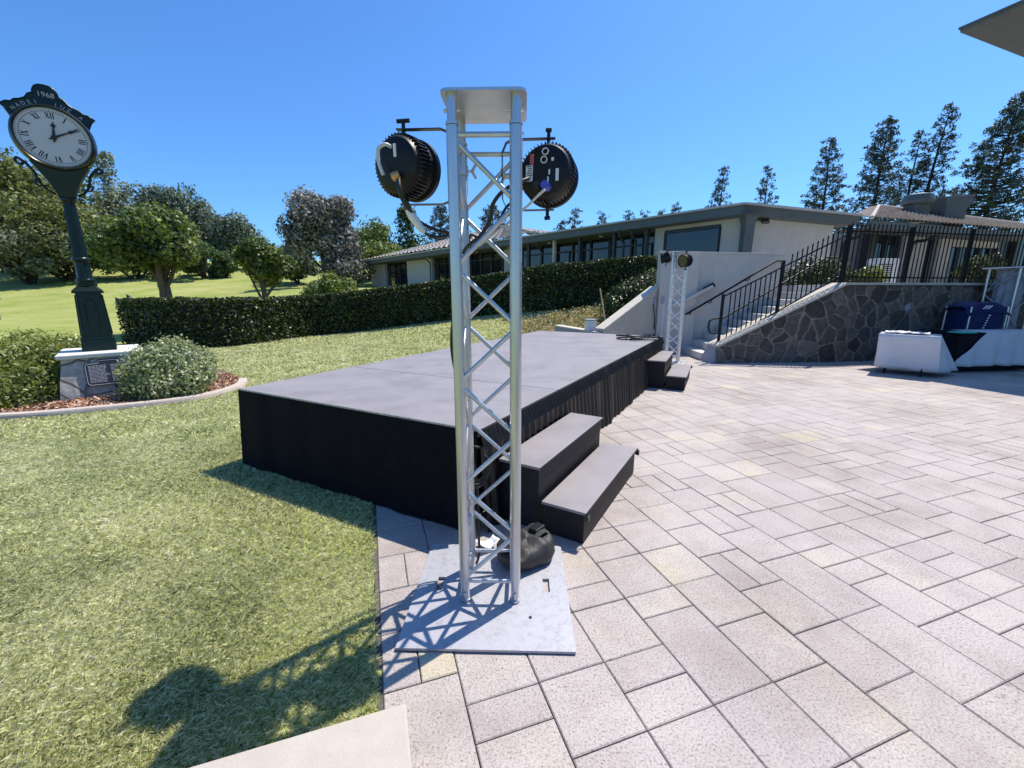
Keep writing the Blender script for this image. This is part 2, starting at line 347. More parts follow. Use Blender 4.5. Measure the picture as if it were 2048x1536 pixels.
def glassmat():
    m = bpy.data.materials.new('tinted_window_glass'); m.use_nodes = True; b = m.node_tree.nodes['Principled BSDF']
    b.inputs['Base Color'].default_value = (.012,.016,.02,1); b.inputs['Roughness'].default_value = .04; b.inputs['Specular IOR Level'].default_value = .75
    return m
M['glass'] = glassmat()
# ------------------------------------------------------------------ foliage
def leafmesh(name, P, S, m, parent=None, nrm=None, aspect=.5, rnd=None, base=None, jitter=1.0):
    """many small pointed leaves as one mesh; P points, S sizes (N)"""
    n = len(P); P = np.asarray(P, float); S = np.broadcast_to(np.asarray(S, float), (n,))[:, None]
    d = RNG.normal(size=(n, 3))
    if nrm is not None: d = nrm+jitter*d*.6
    d /= np.linalg.norm(d, axis=1)[:, None]+1e-9
    t = RNG.normal(size=(n, 3)); t -= d*(t*d).sum(1)[:, None]; t /= np.linalg.norm(t, axis=1)[:, None]+1e-9
    b = np.cross(d, t)
    V = np.empty((n, 4, 3))
    V[:, 0] = P-t*S*.5; V[:, 1] = P+b*S*aspect*.5+d*S*.08; V[:, 2] = P+t*S*.5; V[:, 3] = P-b*S*aspect*.5+d*S*.08
    return quadmesh(name, V, m, parent, rnd if rnd is not None else RNG.random(n))
def quadmesh(name, V, m, parent=None, rnd=None):
    n, k = V.shape[:2]
    if parent is not None:
        off = np.zeros(3); q = parent
        while q is not None: off += np.array(q.location); q = q.parent
        V = V-off
    me = bpy.data.meshes.new(name)
    me.vertices.add(n*k); me.vertices.foreach_set('co', V.reshape(-1).astype(np.float32))
    me.loops.add(n*k); me.loops.foreach_set('vertex_index', np.arange(n*k, dtype=np.int32))
    me.polygons.add(n); me.polygons.foreach_set('loop_start', np.arange(0, n*k, k, dtype=np.int32))
    if rnd is not None:
        at = me.attributes.new('rnd', 'FLOAT', 'FACE'); at.data.foreach_set('value', np.clip(rnd, 0, 1).astype(np.float32))
    me.update(); me.validate()
    me.materials.append(m)
    o = bpy.data.objects.new(name, me); COL.objects.link(o)
    if parent is not None: o.parent = parent
    return o
def sph(n):
    v = RNG.normal(size=(n, 3)); return v/np.linalg.norm(v, axis=1)[:, None]

def blobs_leaves(blobs, total, leaf, shell=.35):
    """blobs: list of (center, radius, zscale)"""
    vol = np.array([b[1]**2 for b in blobs]); cnt = np.maximum(20, (total*vol/vol.sum())).astype(int)
    P = []; Nn = []; tone = []
    for (c, r, zs), k in zip(blobs, cnt):
        d = sph(k); rr = r*(1-shell*RNG.random(k)**1.6)*(1+.12*RNG.normal(size=k))
        p = d*rr[:, None]; p[:, 2] *= zs
        P.append(p+np.array(c)); Nn.append(d); tone.append(np.clip(RNG.normal(.45, .22, k)+RNG.normal(0, .1), 0, 1))
    return np.concatenate(P), np.concatenate(Nn), np.concatenate(tone)

def broadleaf(name, label, x, y, z0, ztop, width, leafm, n=14000, leaf=.3, crown0=.25, group=None, trunk_r=None, nb=26, bark='barkdark', gap=.0, shape='round', lean=0, cat='tree', limbs=5, seed=0):
    rs = np.random.default_rng(seed+int(abs(x)*13+abs(y)*7)); t = thing(name, label, cat, (x, y, z0), group)
    H = ztop-z0; cz0 = z0+H*crown0; cc = np.array([x+lean, y, (cz0+ztop)/2]); a = width/2; ch = (ztop-cz0)/2
    blobs = []
    for i in range(nb):
        d = rs.normal(size=3); d /= np.linalg.norm(d); rr = rs.random()**.4*.80
        if shape == 'cone':
            h = rs.random()**1.2; rad = (1-h)*.85+.1; ang = rs.random()*6.283
            c = np.array([x+lean*h+math.cos(ang)*a*rad*.75*rs.random()**.5, y+math.sin(ang)*a*rad*.75*rs.random()**.5, cz0+h*(ztop-cz0)*.93])
            br = a*(.22+.25*(1-h))*(.8+.4*rs.random())
        else:
            c = cc+d*rr*np.array([a, a, ch])*.82
            br = min(a, ch)*(.22+.26*rs.random())*(1.15 if rr < .4 else .95)
        blobs.append((c, br, .8+.25*rs.random()))
    P, Nn, tone = blobs_leaves(blobs, n, leaf)
    k = P[:, 2] > z0+.2; P, Nn, tone = P[k], Nn[k], tone[k]
    leafmesh('crown', P, leaf*(.6+.8*RNG.random(len(P))), leafm, t, nrm=Nn, aspect=.55, rnd=tone)
    tr = trunk_r or max(.08, width*.028); mb = MB()
    top = Vector((x+lean*.6, y, z0+H*(crown0+.35)))
    mb.tube(curve([(x, y, z0-.3), (x+.04*width*rs.normal(), y, z0+H*crown0*.6), tuple(top)], 5), [tr*1.25]+[tr*(1-.06*i) for i in range(10)], 9)
    for i in range(limbs):
        c = Vector(blobs[int(rs.integers(len(blobs)))][0]); s = Vector((x, y, z0+H*crown0*(.6+.8*rs.random())))
        mid = s.lerp(c, .5)+Vector((0, 0, -.06*H*rs.random()))
        mb.tube(curve([s, mid, c], 4), [tr*.55*(1-.09*j) for j in range(9)], 6)
    mb.build('trunk', M[bark], t, smooth=50)
    return t

def pinetree(name, label, x, y, z0, ztop, width, n=420, leafm=None, group=None, lean=0.0, crown0=.12, seed=1, tuft=.5, density=26, sparse=.0):
    rs = np.random.default_rng(seed); t = thing(name, label, 'pine tree', (x, y, z0), group)
    H = ztop-z0; mb = MB(); bb = MB()
    trunk = [Vector((x+lean*h+.012*H*math.sin(h*5+seed)*h, y, z0+H*h*.99)) for h in np.linspace(-.02, 1, 12)]
    mb.tube(trunk, [max(.025, .018*H*(1-h*.96)) for h in np.linspace(0, 1, 12)], 7)
    P = []; Nn = []; tn = []
    for i in range(n):
        h = crown0+(1-crown0)*(i+rs.random())/n
        prof = (1-h)**.75*(.55+.45*min(1, (h-crown0)/.18)) if h < 1 else 0
        L = width/2*prof*(.55+.6*rs.random())*1.2+.12
        if rs.random() < sparse: continue
        ang = rs.random()*6.283; up = .25+.45*h+.2*rs.normal()*.5
        s = Vector((x+lean*h+.012*H*math.sin(h*5+seed)*h, y, z0+H*h*.97))
        e = s+Vector((math.cos(ang)*L, math.sin(ang)*L, L*up*.55))
        mid = s.lerp(e, .55)+Vector((0, 0, -.08*L))
        if L > .35: bb.tube([s, mid, e], [max(.012, .016*L+.008), .010+.006*L, .007], 4, cap=False)
        nt_ = 1+int(L*.8/tuft*.8)
        for q in range(nt_):
            f = 1-.62*q/max(1, nt_)*(.6+.8*rs.random()); c = np.array(s.lerp(e, f))+rs.normal(size=3)*tuft*.28*np.array([1,1,.7])
            k = int(density*.8*(.5+.8*rs.random())); d = sph(k); d[:, 2] = d[:, 2]*.75+.12
            P.append(c+d*tuft*.5*(RNG.random(k)**.5)[:, None]); Nn.append(d); tn.append(np.clip(RNG.normal(.4, .2, k)+rs.normal()*.1, 0, 1))
    P = np.concatenate(P); tn = np.concatenate(tn)
    leafmesh('crown', P, tuft*(.30+.3*RNG.random(len(P))), leafm or M['pine'], t, aspect=.35, rnd=tn)
    mb.build('trunk', M['barkdark'], t, smooth=50)
    if bb.v: bb.build('branches', M['barkdark'], t)
    return t

def shrub(name, label, cat, blobs, n, leaf, m, loc, stems=True, aspect=.55, group=None, core=True):
    t = thing(name, label, cat, loc, group)
    P, Nn, tone = blobs_leaves(blobs, n, leaf, .45)
    k = P[:, 2] > loc[2]-.02; P, Nn, tone = P[k], Nn[k], tone[k]
    leafmesh('foliage', P, leaf*(.6+.8*RNG.random(len(P))), m, t, nrm=Nn, aspect=aspect, rnd=tone)
    if stems:
        mb = MB()
        for (c, r, zs) in blobs:
            for q in range(3):
                e = Vector(c)+Vector(sph(1)[0])*r*.6
                s = Vector((loc[0]+(c[0]-loc[0])*.5, loc[1]+(c[1]-loc[1])*.5, loc[2]-.05))
                mb.tube([s, s.lerp(e, .5)+Vector((0,0,.05)), e], [.016, .012, .006], 5, cap=False)
        mb.build('stems', M['bark'], t)
    return t

def hedge(name, label, path, w, h, n, leaf, m, seed=0, taper_end=True):
    """clipped hedge along path of (x,y,zbase)"""
    x0, y0, z0 = path[0]; t = thing(name, label, 'hedge', (x0, y0, z0))
    pts = curve(path, 12); seg = [(pts[i+1]-pts[i]).length for i in range(len(pts)-1)]; tot = sum(seg); tan = []
    for i in range(len(pts)):
        q = pts[min(i+3,len(pts)-1)]-pts[max(i-3,0)]; q.z = 0; tan.append(q.normalized())
    def at(u):
        d = min(max(u,0),1)*tot
        for i, L in enumerate(seg):
            if d <= L or i == len(seg)-1:
                tt = min(1, d/L); dirv = tan[i].lerp(tan[i+1], tt).normalized()
                return pts[i].lerp(pts[i+1], tt), dirv
            d -= L
    hh = h if callable(h) else (lambda u: h)
    core = MB(); rows = []
    K = 60
    for k in range(K+1):
        c, d = at(k/K); nx = Vector((-d.y, d.x, 0)); H_ = hh(k/K)*(.96+.05*noise.noise(Vector((k*.35, seed, 0))))
        e = .70*w/2
        if k in (0, K): e *= .8
        rows.append([c+nx*e, c+nx*e*1.02+Vector((0,0,H_*.5)), c+nx*e*.9+Vector((0,0,H_*.9)), c-nx*e*.9+Vector((0,0,H_*.9)), c-nx*e*1.02+Vector((0,0,H_*.5)), c-nx*e])
    core.grid(rows); core.add(rows[0], [tuple(range(6))]); core.add(rows[-1], [tuple(range(5,-1,-1))])
    core.build('inner_twigs', M['twig'], t)
    P = np.empty((n, 3)); Nn = np.empty((n, 3))
    us = RNG.random(n); per = RNG.random(n); side = RNG.random(n)
    for i in range(n):
        c, d = at(us[i]); nx = Vector((-d.y, d.x, 0)); H_ = hh(us[i])
        bump_ = .06*noise.noise(Vector((us[i]*tot*1.3, per[i]*3, seed)))+.05*noise.noise(Vector((us[i]*tot*4, per[i]*9, seed+5)))
        if side[i] < .42: q = -nx*(w/2+bump_)+Vector((0,0,per[i]*H_)); nn = -nx       # side towards the lawn
        elif side[i] < .55: q = nx*(w/2+bump_)+Vector((0,0,per[i]*H_)); nn = nx
        elif side[i] < .95: q = nx*(per[i]-.5)*w+Vector((0,0,H_+bump_)); nn = Vector((0,0,1))
        else:
            en = us[i] < .5; c, d = at(0 if en else 1); nx = Vector((-d.y, d.x, 0))
            q = nx*(per[i]-.5)*w*1.04+d*(-1 if en else 1)*(.1+bump_)+Vector((0,0,RNG.random()*hh(0 if en else 1))); nn = d*(-1 if en else 1)
        # rounded shoulders
        dep = RNG.random()**2*.16
        p = c+q-nn*dep; P[i] = p; Nn[i] = nn
    tone = np.clip(RNG.normal(.42, .25, n), 0, 1)
    leafmesh('foliage', P, leaf*(.6+.8*RNG.random(n)), m, t, nrm=Nn, aspect=.6, rnd=tone, jitter=1.3)
    # stray shoots on top
    return t

# ------------------------------------------------------------------ ground
VX = Vector((.948,.318,0)); VY = Vector((-.318,.948,0)); PO = Vector((-.527,1.337,0))       # paver axes
PATIO = [(-.35,.79),(-.527,1.337),(-1.2,3.35),(.9,8.0),(2.05,9.55),(3.5,10.7),(18,10.7),(18,-4),(1.3,-4)]
def inpoly(x, y, poly):
    c = False; n = len(poly)
    for i in range(n):
        x1, y1 = poly[i]; x2, y2 = poly[(i+1) % n]
        if (y1 > y) != (y2 > y) and x < (x2-x1)*(y-y1)/(y2-y1)+x1: c = not c
    return c
CUTW = [(.5,9.2),(1.05,10.45),(2.05,9.75),(3.45,11.0),(30,11.1),(30,-6),(1.2,-6),(-.35,.79)]
def build_ground():
    def axis(lim0, lim1, fine0, fine1, st):
        a = list(np.arange(fine0, fine1+1e-6, st)); x = fine1; s = st
        while x < lim1: s *= 1.16; x += s; a.append(x)
        x = fine0; s = st
        while x > lim0: s *= 1.16; x -= s; a.insert(0, x)
        return a
    xs = axis(-1400, 1400, -12, 6, .3); ys = axis(-60, 1500, -1, 20, .3)
    rows = []
    for y in ys:
        r = []
        for x in xs:
            z = terr(x, y)
            if inpoly(x, y, CUTW) : z = -.12
            elif inpoly(x, y, PATIO): z = -.06
            elif x > 3.4 and y > 11.0 and y < 60 and x < 60: z = 1.45
            elif y < 3.6 and x > -1.2+.02 and inpoly(x-.25, y, PATIO): z = 0
            r.append((x, y, z))
        rows.append(r)
    mb = MB().grid(rows)
    o = mb.build('lawn', M['lawn'], smooth=60); tag(o, kind='structure')
build_ground()
# lawn edge skirt: turf border along the pavers so the sheet meets them cleanly
mb = MB(); e0 = PO-VY*.34; e1 = PO+VY*2.25
mb.hexa([e0-VX*.5+Vector((0,0,-.03)), e0+Vector((0,0,-.03)), e1+Vector((0,0,-.03)), e1-VX*.5+Vector((0,0,-.03)),
         e0-VX*.5+Vector((0,0,.006)), e0-VX*.012+Vector((0,0,.006)), e1-VX*.012+Vector((0,0,.006)), e1-VX*.5+Vector((0,0,.006))])
struct('turf_edge', mb, M['lawn'])

# pavers: random slab bond on a 16 cm grid, aligned with the lawn edge
def build_pavers():
    rnd = random.Random(21); g = .150; NU, NV = 104, 96; ou = 0.02; v0 = -24
    used = {}; tiles = []
    for j in range(NV):
        for i in range(NU):
            if (i, j) in used: continue
            opts = rnd.choices([(2,2),(2,3),(1,2),(2,1)], [9,.8,1.6,3.2], k=5); rnd.shuffle(opts); opts += [(2,2),(2,1),(1,2),(1,1)]
            for (a, b) in opts:
                if i % 2 == 1 and a == 2: continue
                if i % 2 == 0 and a == 1 and any((i+1, j+q) in used for q in range(b)) and b > 1 and rnd.random() < .5: continue
                if all((i+p, j+q) not in used for p in range(a) for q in range(b)):
                    for p in range(a):
                        for q in range(b): used[(i+p, j+q)] = 1
                    tiles.append((i, j, a, b)); break
    V = []; F = []; T = []
    for (i, j, a, b) in tiles:
        u0 = ou+i*g; w0 = (j+v0)*g; gap = .0014+.0014*rnd.random(); c = PO+VX*(u0+a*g/2)+VY*(w0+b*g/2)
        if c.x > 14 or c.y > 11 or c.y < .2: continue
        if not inpoly(c.x, c.y, PATIO) : continue
        tone = min(1, max(0, rnd.gauss(.42, .13)));
        if rnd.random() < .03: tone = rnd.uniform(.75, .92)
        dz = rnd.uniform(-.0012, .0012); tx = rnd.uniform(-.0015,.0015); ty = rnd.uniform(-.0015,.0015); ch = .004
        o = len(V)
        for (ins, z) in ((0,-.03),(0,-ch),(ch,0)):
            for (su, sv) in ((0,0),(1,0),(1,1),(0,1)):
                uu = u0+gap+ins if su == 0 else u0+a*g-gap-ins
                vv = w0+gap+ins if sv == 0 else w0+b*g-gap-ins
                p = PO+VX*uu+VY*vv; V.append((p.x, p.y, z+dz+(tx*(su-.5)+ty*(sv-.5) if z > -.02 else 0)))
        for l in (0, 4):
            for k in range(4): F.append((o+l+k, o+l+(k+1) % 4, o+l+4+(k+1) % 4, o+l+4+k))
        F.append((o+8, o+9, o+10, o+11)); T += [tone]*9
    me = bpy.data.meshes.new('paving'); me.from_pydata(V, [], F)
    at = me.attributes.new('tone', 'FLOAT', 'FACE'); at.data.foreach_set('value', T)
    me.materials.append(M['paver']); o = bpy.data.objects.new('paving', me); COL.objects.link(o); tag(o, kind='structure')
build_pavers()
mb = MB(); mb.prism([p for p in PATIO], -.05, -.011); struct('joint_sand', mb, M['joint'])

# concrete strip between lawn and pavers at the bottom of the picture
a = G(812,1405,.30); a.z = 0; b = a-VX*3.2
mb = MB(); q = a-VY*.42
mb.prism([(b.x,b.y),((b-VY*.42).x,(b-VY*.42).y),(q.x,q.y),(a.x,a.y)], -.06, .30)
o = mb.build('garden_wall', M['concrete'], bevel=.006); tag(o, 'low pale concrete wall at the lower left edge of the lawn', 'wall')

# ------------------------------------------------------------------ grass blades (uncountable)
BED = [(-4.62,7.05),(-4.42,6.65),(-4.40,6.25),(-4.52,5.86),(-4.80,5.58),(-5.16,5.37),(-5.8,5.05),(-6.3,4.90),(-7.2,4.72),(-8.4,4.75),(-9.2,5.4),(-9.3,7.6),(-7.5,8.6),(-5.6,8.0)]
STG_A = Vector((-.208,2.476,0)); SD = Vector((.491,.871,0)).normalized(); SN = Vector((SD.y,-SD.x,0))   # stage front right corner, long direction, right normal
STG_L = STG_A-SN*2.47
def instage(x, y, m=0.0):
    p = Vector((x, y, 0))-STG_A; return -m < p.dot(SD) < 6.15+m and -2.47-m < p.dot(SN) < m
def build_grass():
    V = []; tone = []
    def patch(x0, x1, y0, y1, dens, hb, wb):
        n = int((x1-x0)*(y1-y0)*dens)
        X = RNG.uniform(x0, x1, n); Y = RNG.uniform(y0, y1, n)
        for i in range(n):
            x, y = X[i], Y[i]
            pr = (x-PO.x)*VX.x+(y-PO.y)*VX.y
            if pr > -.004+.016*noise.noise(Vector((y*9, 0, 7))) and y < 4.6: continue
            if abs(x) > 1.28*y*1.0+.4 and x < 0: continue
            kk = (x-a.x)*VY.x+(y-a.y)*VY.y
            if kk < .004 : continue
            if inpoly(x, y, PATIO) or inpoly(x, y, BED) or instage(x, y, -.05): continue
            pn = noise.noise(Vector((x*1.7, y*1.7, 0)))+.5*noise.noise(Vector((x*5, y*5, 3)))
            z = terr(x, y)
            ang = RNG.uniform(0, 6.283); h = hb*RNG.uniform(.55, 1.3); w = wb*RNG.uniform(.6, 1.3)
            lx = RNG.normal()*.8*h+.08*h; ly = RNG.normal()*.8*h+.05*h
            dx = math.cos(ang)*w/2; dy = math.sin(ang)*w/2
            V.append(((x-dx,y-dy,z-.004),(x+dx,y+dy,z-.004),(x+lx*.45+dx*.6,y+ly*.45+dy*.6,z+h*.62),(x+lx,y+ly,z+h*.95)))
            tone.append(.5+.17*pn+RNG.normal()*.27)
    patch(-3.4, -.35, .85, 2.2, 40000, .021, .0031)
    patch(-5.6, -.5, 2.2, 4.2, 17000, .024, .0046)
    patch(-7.0, -1.5, 4.2, 7.5, 4800, .032, .009)
    patch(-9.5, 1.2, 7.5, 12.0, 1500, .042, .017)
    patch(-9.5, 1.6, 12.0, 15.5, 700, .05, .026)
    o = quadmesh('grass', np.array(V), M['grass'], None, np.array(tone)); tag(o, 'short green and yellowish lawn grass beside the pavers', 'grass', kind='stuff')
build_grass()
# ------------------------------------------------------------------ lighting trusses
def rotz(v, a): return Vector((v[0]*math.cos(a)-v[1]*math.sin(a), v[0]*math.sin(a)+v[1]*math.cos(a), v[2]))
def truss(loc, yaw, label, h=2.29, cc=.25, m='alu', plate=True, platesize=(.79,.77), plateoff=(0,-.04)):
    t = thing('lighting_truss', label, 'truss', loc, 'box truss towers holding stage lights'); al = M[m]
    W = lambda x, y, z: Vector(loc)+rotz((x, y, z), yaw)
    z0 = .018 if plate else .01; hw = cc/2
    cs = [(-hw,-hw),(hw,-hw),(hw,hw),(-hw,hw)]
    for (x, y) in cs:
        mb = MB(); mb.lathe([(.021,z0),(.021,z0+.10),(.0255,z0+.104),(.0255,h-.115),(.021,h-.111),(.021,h-.006)], 20, c=W(x, y, 0))
        mb.build('chord', al, t, smooth=40)
        for zz in (z0+.055, h-.06):
            s = 1 if zz > 1 else 0; d = rotz((1,0,0) if s else (0,1,0), yaw)*.032
            MB().tube([W(x, y, zz)-d, W(x, y, zz)+d], .0065, 8).build('locking_pin', al, t, smooth=40)
        for zz in (z0+.003, h-.112): MB().lathe([(.027,zz),(.027,zz+.012)], 16, c=W(x, y, 0)).build('chord_collar', al, t, smooth=40)
    nz = int((h-.25)/.25)
    for f in range(4):
        (xa, ya), (xb, yb) = cs[f], cs[(f+1) % 4]
        for zz in (z0+.112, h-.145):
            MB().tube([W(xa,ya,zz), W(xb,yb,zz)], .0105, 10).build('crossbar', al, t, smooth=40)
        for k in range(nz):
            za = z0+.13+k*.25; zb = za+.235
            if zb > h-.15: zb = h-.16
            p, q = ((xa,ya),(xb,yb)) if (k+f % 2) % 2 == 0 else ((xb,yb),(xa,ya))
            MB().tube([W(p[0],p[1],za), W(q[0],q[1],zb)], .0105, 10).build('brace', al, t, smooth=40)
    # top cap: rounded plate with a folded lip
    pts = []; s = hw+.042; r = .035
    for (cx, cy, a0) in ((s-r,-s+r,-90),(s-r,s-r,0),(-s+r,s-r,90),(-s+r,-s+r,180)):
        for i in range(6):
            an = R(a0+i*18); pts.append((cx+r*math.cos(an), cy+r*math.sin(an)))
    mb = MB(); mb.prism([tuple(W(x, y, 0)[:2]) for x, y in pts], loc[2]+h-.006, loc[2]+h+.004)
    mb.build('top_plate', al, t)
    if plate:
        mb = MB(); px, py = platesize; ox, oy = plateoff; zt = loc[2]+.018; th = .012
        ys = [-py/2, -.02, .085, py/2]
        xs = [-px/2, -px/2+.10, -px/2+.135, px/2-.125, px/2-.09, px/2]
        for i in range(5):
            for j in range(3):
                if j == 1 and i in (1, 3): continue
                x0, x1, y0, y1 = xs[i]+ox, xs[i+1]+ox, ys[j]+oy, ys[j+1]+oy
                mb.prism([tuple(W(*p, 0)[:2]) for p in ((x0,y0),(x1,y0),(x1,y1),(x0,y1))], zt-th, zt)
        bp = mb
        # weld shared walls so the plate is one sheet with two hand slots
        o = bp.build('base_plate', M['plate'], t)
        bm = bmesh.new(); bm.from_mesh(o.data); bmesh.ops.remove_doubles(bm, verts=bm.verts, dist=1e-4)
        inner = [f for f in bm.faces if abs(f.normal.z) < .3 and any(len(e.link_faces) > 2 for e in f.edges)]
        seen = {}
        for f in bm.faces:
            c = f.calc_center_median(); seen.setdefault((round(c.x,3),round(c.y,3),round(c.z,3)), []).append(f)
        dead = [f for fs in seen.values() if len(fs) > 1 for f in fs]
        bmesh.ops.delete(bm, geom=dead, context='FACES_ONLY'); bm.to_mesh(o.data); bm.free()
        MB().lathe([(.008,0),(.008,.002)], 12, c=W(.2,-.235,.0185)).build('bolt_hole', M['ink'], t)
        for (x, y) in ((-px/2+.08+ox,-py/2+.08+oy),(px/2-.08+ox,-py/2+.08+oy),(px/2-.08+ox,py/2-.08+oy),(-px/2+.08+ox,py/2-.08+oy)):
            MB().lathe([(.02,0),(.02,.0065)], 12, c=W(x, y, 0)).build('rubber_foot', M['cable'], t)
    return t
TL = Vector((-.106,1.955,0))
truss(tuple(TL), R(-1.5), 'tall silver box truss tower on a square metal base plate in the foreground')
TR = Vector((3.47,9.02,0))
truss(tuple(TR), R(-28), 'distant silver box truss tower beside the far steps and white wall', m='alu2', platesize=(.6,.6), plateoff=(0,0), h=2.3)

# ------------------------------------------------------------------ par lights
def parlight(center, yaw, tilt, yokedir, label, rad=.135, length=.2, style=0, chord=None, fins=46):
    c = Vector(center); t = thing('stage_light', label, 'stage light', tuple(c), 'round black stage lights on the trusses')
    ax = Vector((math.sin(yaw)*math.cos(tilt), math.cos(yaw)*math.cos(tilt), math.sin(tilt)))     # throw direction
    rx = ax.cross(Vector((0,0,1))).normalized(); uz = rx.cross(ax)
    Mx = Matrix((rx, uz, ax)).transposed(); 
    Mx = Matrix(((rx.x, uz.x, ax.x),(rx.y, uz.y, ax.y),(rx.z, uz.z, ax.z)))
    L = length
    # domed back, body, front bezel
    prof = [(.02,-L*.5),(rad*.62,-L*.49),(rad*.82,-L*.42),(rad*.90,-L*.30),(rad*.90,L*.34),(rad*1.0,L*.36),(rad*1.0,L*.5),(rad*.93,L*.5),(rad*.90,L*.44)]
    MB().lathe(prof, 48, M=Mx, c=c).build('housing', M['black'], t, smooth=35)
    fm = MB()
    for k in range(fins):
        a = 2*math.pi*k/fins; d = Vector((math.cos(a), math.sin(a), 0)); tn = Vector((-d.y, d.x, 0))
        pts = []
        for (rr, z) in ((rad*.86,-L*.34),(rad*.985,-L*.29),(rad*.995,L*.10),(rad*.88,L*.16)):
            pts.append(Mx @ (d*rr+Vector((0,0,z))-tn*.0015)+c)
        fm.extrude(pts, Mx @ (tn*.003))
    fm.build('cooling_fins', M['blackmetal'], t)
    MB().lathe([(rad*.9,L*.455),(rad*.9,L*.46)], 32, M=Mx, c=c).build('lens', M['glass'], t)
    def B(x, y, z=-.002): return Mx @ Vector((x*rad, y*rad, -L*.5+z))+c
    bx = lambda mb, x, y, w, h, d=.006: mb.box(B(x, y), (w*rad, h*rad, d), M=Mx)
    if style == 0:
        g = MB(); g.tube(curve([B(-.05,.50,0), B(-.10,.52,-.03), B(-.30,.40,-.04), B(-.36,.05,-.038), B(-.26,-.35,-.03)], 5), .008, 8)
        g.build('strain_relief', M['wirewhite'], t, smooth=50)
        MB().lathe([(.017,-.012),(.019,0),(.017,.022)], 16, M=Matrix.Rotation(1.2,3,'Y'), c=B(.12,-.42,-.02)).build('plug_cap', M['brass'], t, smooth=40)
        MB().box(B(.1,.38), (.012,.05,.006), M=Mx).build('label', M['sticker'], t)
    else:
        for (x, y) in ((.02,.56),(-.02,.30)):
            MB().lathe([(.015,-.002),(.015,.004),(.0115,.004),(.0115,-.002),(.015,-.002)], 16, M=Mx, c=B(x,y,-.004), cap=False).build('socket_ring', M['sticker'], t, smooth=30)
        s = MB(); bx(s,-.52,-.10,.24,.5); s.build('warning_label', M['sticker'], t)
        s = MB()
        for k in range(7): s.box(B(-.52+.015*((k*7) % 3),-.31+k*.07,-.006), (.2*rad*(.6+.12*((k*5) % 4)), .022*rad, .002), M=Mx)
        s.build('label_print', M['ink'], t)
        s = MB(); bx(s,-.44,.34,.13,.34); s.build('warning_tag', M['redsticker'], t)
        s = MB(); bx(s,-.92,.2,.16,.42); s.build('small_label', M['sticker'], t)
        s = MB(); bx(s,.45,-.2,.1,.38); bx(s,.28,.3,.08,.1); bx(s,.18,-.1,.05,.16); bx(s,.14,-.35,.05,.2); s.build('side_print', M['sticker'], t)
        MB().tube([B(.12,-.58,0), B(.10,-.60,-.05)], [.02,.017], 14).build('power_plug', M['blueplug'], t, smooth=40)
        MB().tube([B(-.2,-.55,0), B(-.2,-.56,-.04)], [.016,.014], 14).build('signal_plug', M['blackmetal'], t, smooth=40)
    # yoke: flat strap bent in a U, pivoting above and below the housing
    y = Vector(yokedir).normalized(); hh = rad*1.16; out = rad*1.62
    pts = [c+Vector((0,0,hh))-y*.03, c+Vector((0,0,hh))+y*(out-.05), c+Vector((0,0,hh-.012))+y*(out-.018), c+Vector((0,0,hh-.05))+y*out,
           c+Vector((0,0,-hh+.05))+y*out, c+Vector((0,0,-hh+.012))+y*(out-.018), c+Vector((0,0,-hh))+y*(out-.05), c+Vector((0,0,-hh))-y*.03]
    side = y.cross(Vector((0,0,1))).normalized()
    mb = MB()
    rows = []
    for i, p in enumerate(pts):
        dd = (pts[min(i+1,7)]-pts[max(i-1,0)]).normalized(); nn = dd.cross(side).normalized()
        rows.append([p-side*.0145-nn*.002, p+side*.0145-nn*.002, p+side*.0145+nn*.002, p-side*.0145+nn*.002, p-side*.0145-nn*.002])
    mb.grid(rows); mb.build('yoke', M['blackmetal'], t)
    for s in (1, -1):
        kb = MB(); kb.tube([c+Vector((0,0,s*(hh-.03))), c+Vector((0,0,s*(hh+.035)))], .008, 10)
        kl = .028 if style == 0 else .013; kb.tube([c+Vector((0,0,s*(hh+.034)))-side*.001-y*kl, c+Vector((0,0,s*(hh+.036)))+y*kl], .0085, 10)
        kb.build('tilt_knob', M['black'], t, smooth=40)
    if chord is not None:
        ch = Vector((chord[0], chord[1], c.z)); cl = MB()
        cl.lathe([(.034,-.02),(.034,.02)], 20, c=ch); cl.tube([ch, c+y*out], .012, 10)
        cl.build('clamp', M['alu'], t, smooth=40)
        w = MB(); dv = (ch-(c+y*out)); dv.z = 0; dv.normalize(); sd = Vector((1,0,0)) if style == 0 else Vector((-1,0,0))
        w.tube([ch+sd*.02, ch+sd*.06], .006, 8)
        for q in (-1, 1): w.tube([ch+sd*.05, ch+sd*.068+Vector((0,0,q*.03))], [.008,.006], 8)
        w.build('wing_nut', M['alu'], t, smooth=40)
    return t
lc = D(811,336,2.02); rc = D(1096,350,2.06)
parlight(lc, R(23), R(2), (1,-.05,0), 'black stage light on the left of the front truss with an orange plug cap', rad=.131, length=.165, chord=(TL.x-.125,TL.y+.12))
parlight(rc, R(17), R(-4), (-1,.1,0), 'black stage light on the right of the front truss showing white labels and sockets', rad=.128, length=.15, style=1, chord=(TL.x+.125,TL.y+.12))
fl = D(1372,521,8.8); fl2 = D(1340,516,8.95)
parlight(fl, R(-115), R(-4), (-.6,.6,0), 'black stage light facing the stage at the top of the distant truss', rad=.125)
parlight(fl2+Vector((-.02,.15,.02)), R(-60), R(-8), (.6,-.3,0), 'black stage light turned away behind the distant truss chords', rad=.11, style=1)

def cable(name, label, pts, r, m='cable', n=6, ends=None):
    mb = MB(); mb.tube(curve(pts, n), r, 7); o = mb.build(name, M[m], smooth=60); tag(o, label, 'cable'); return o
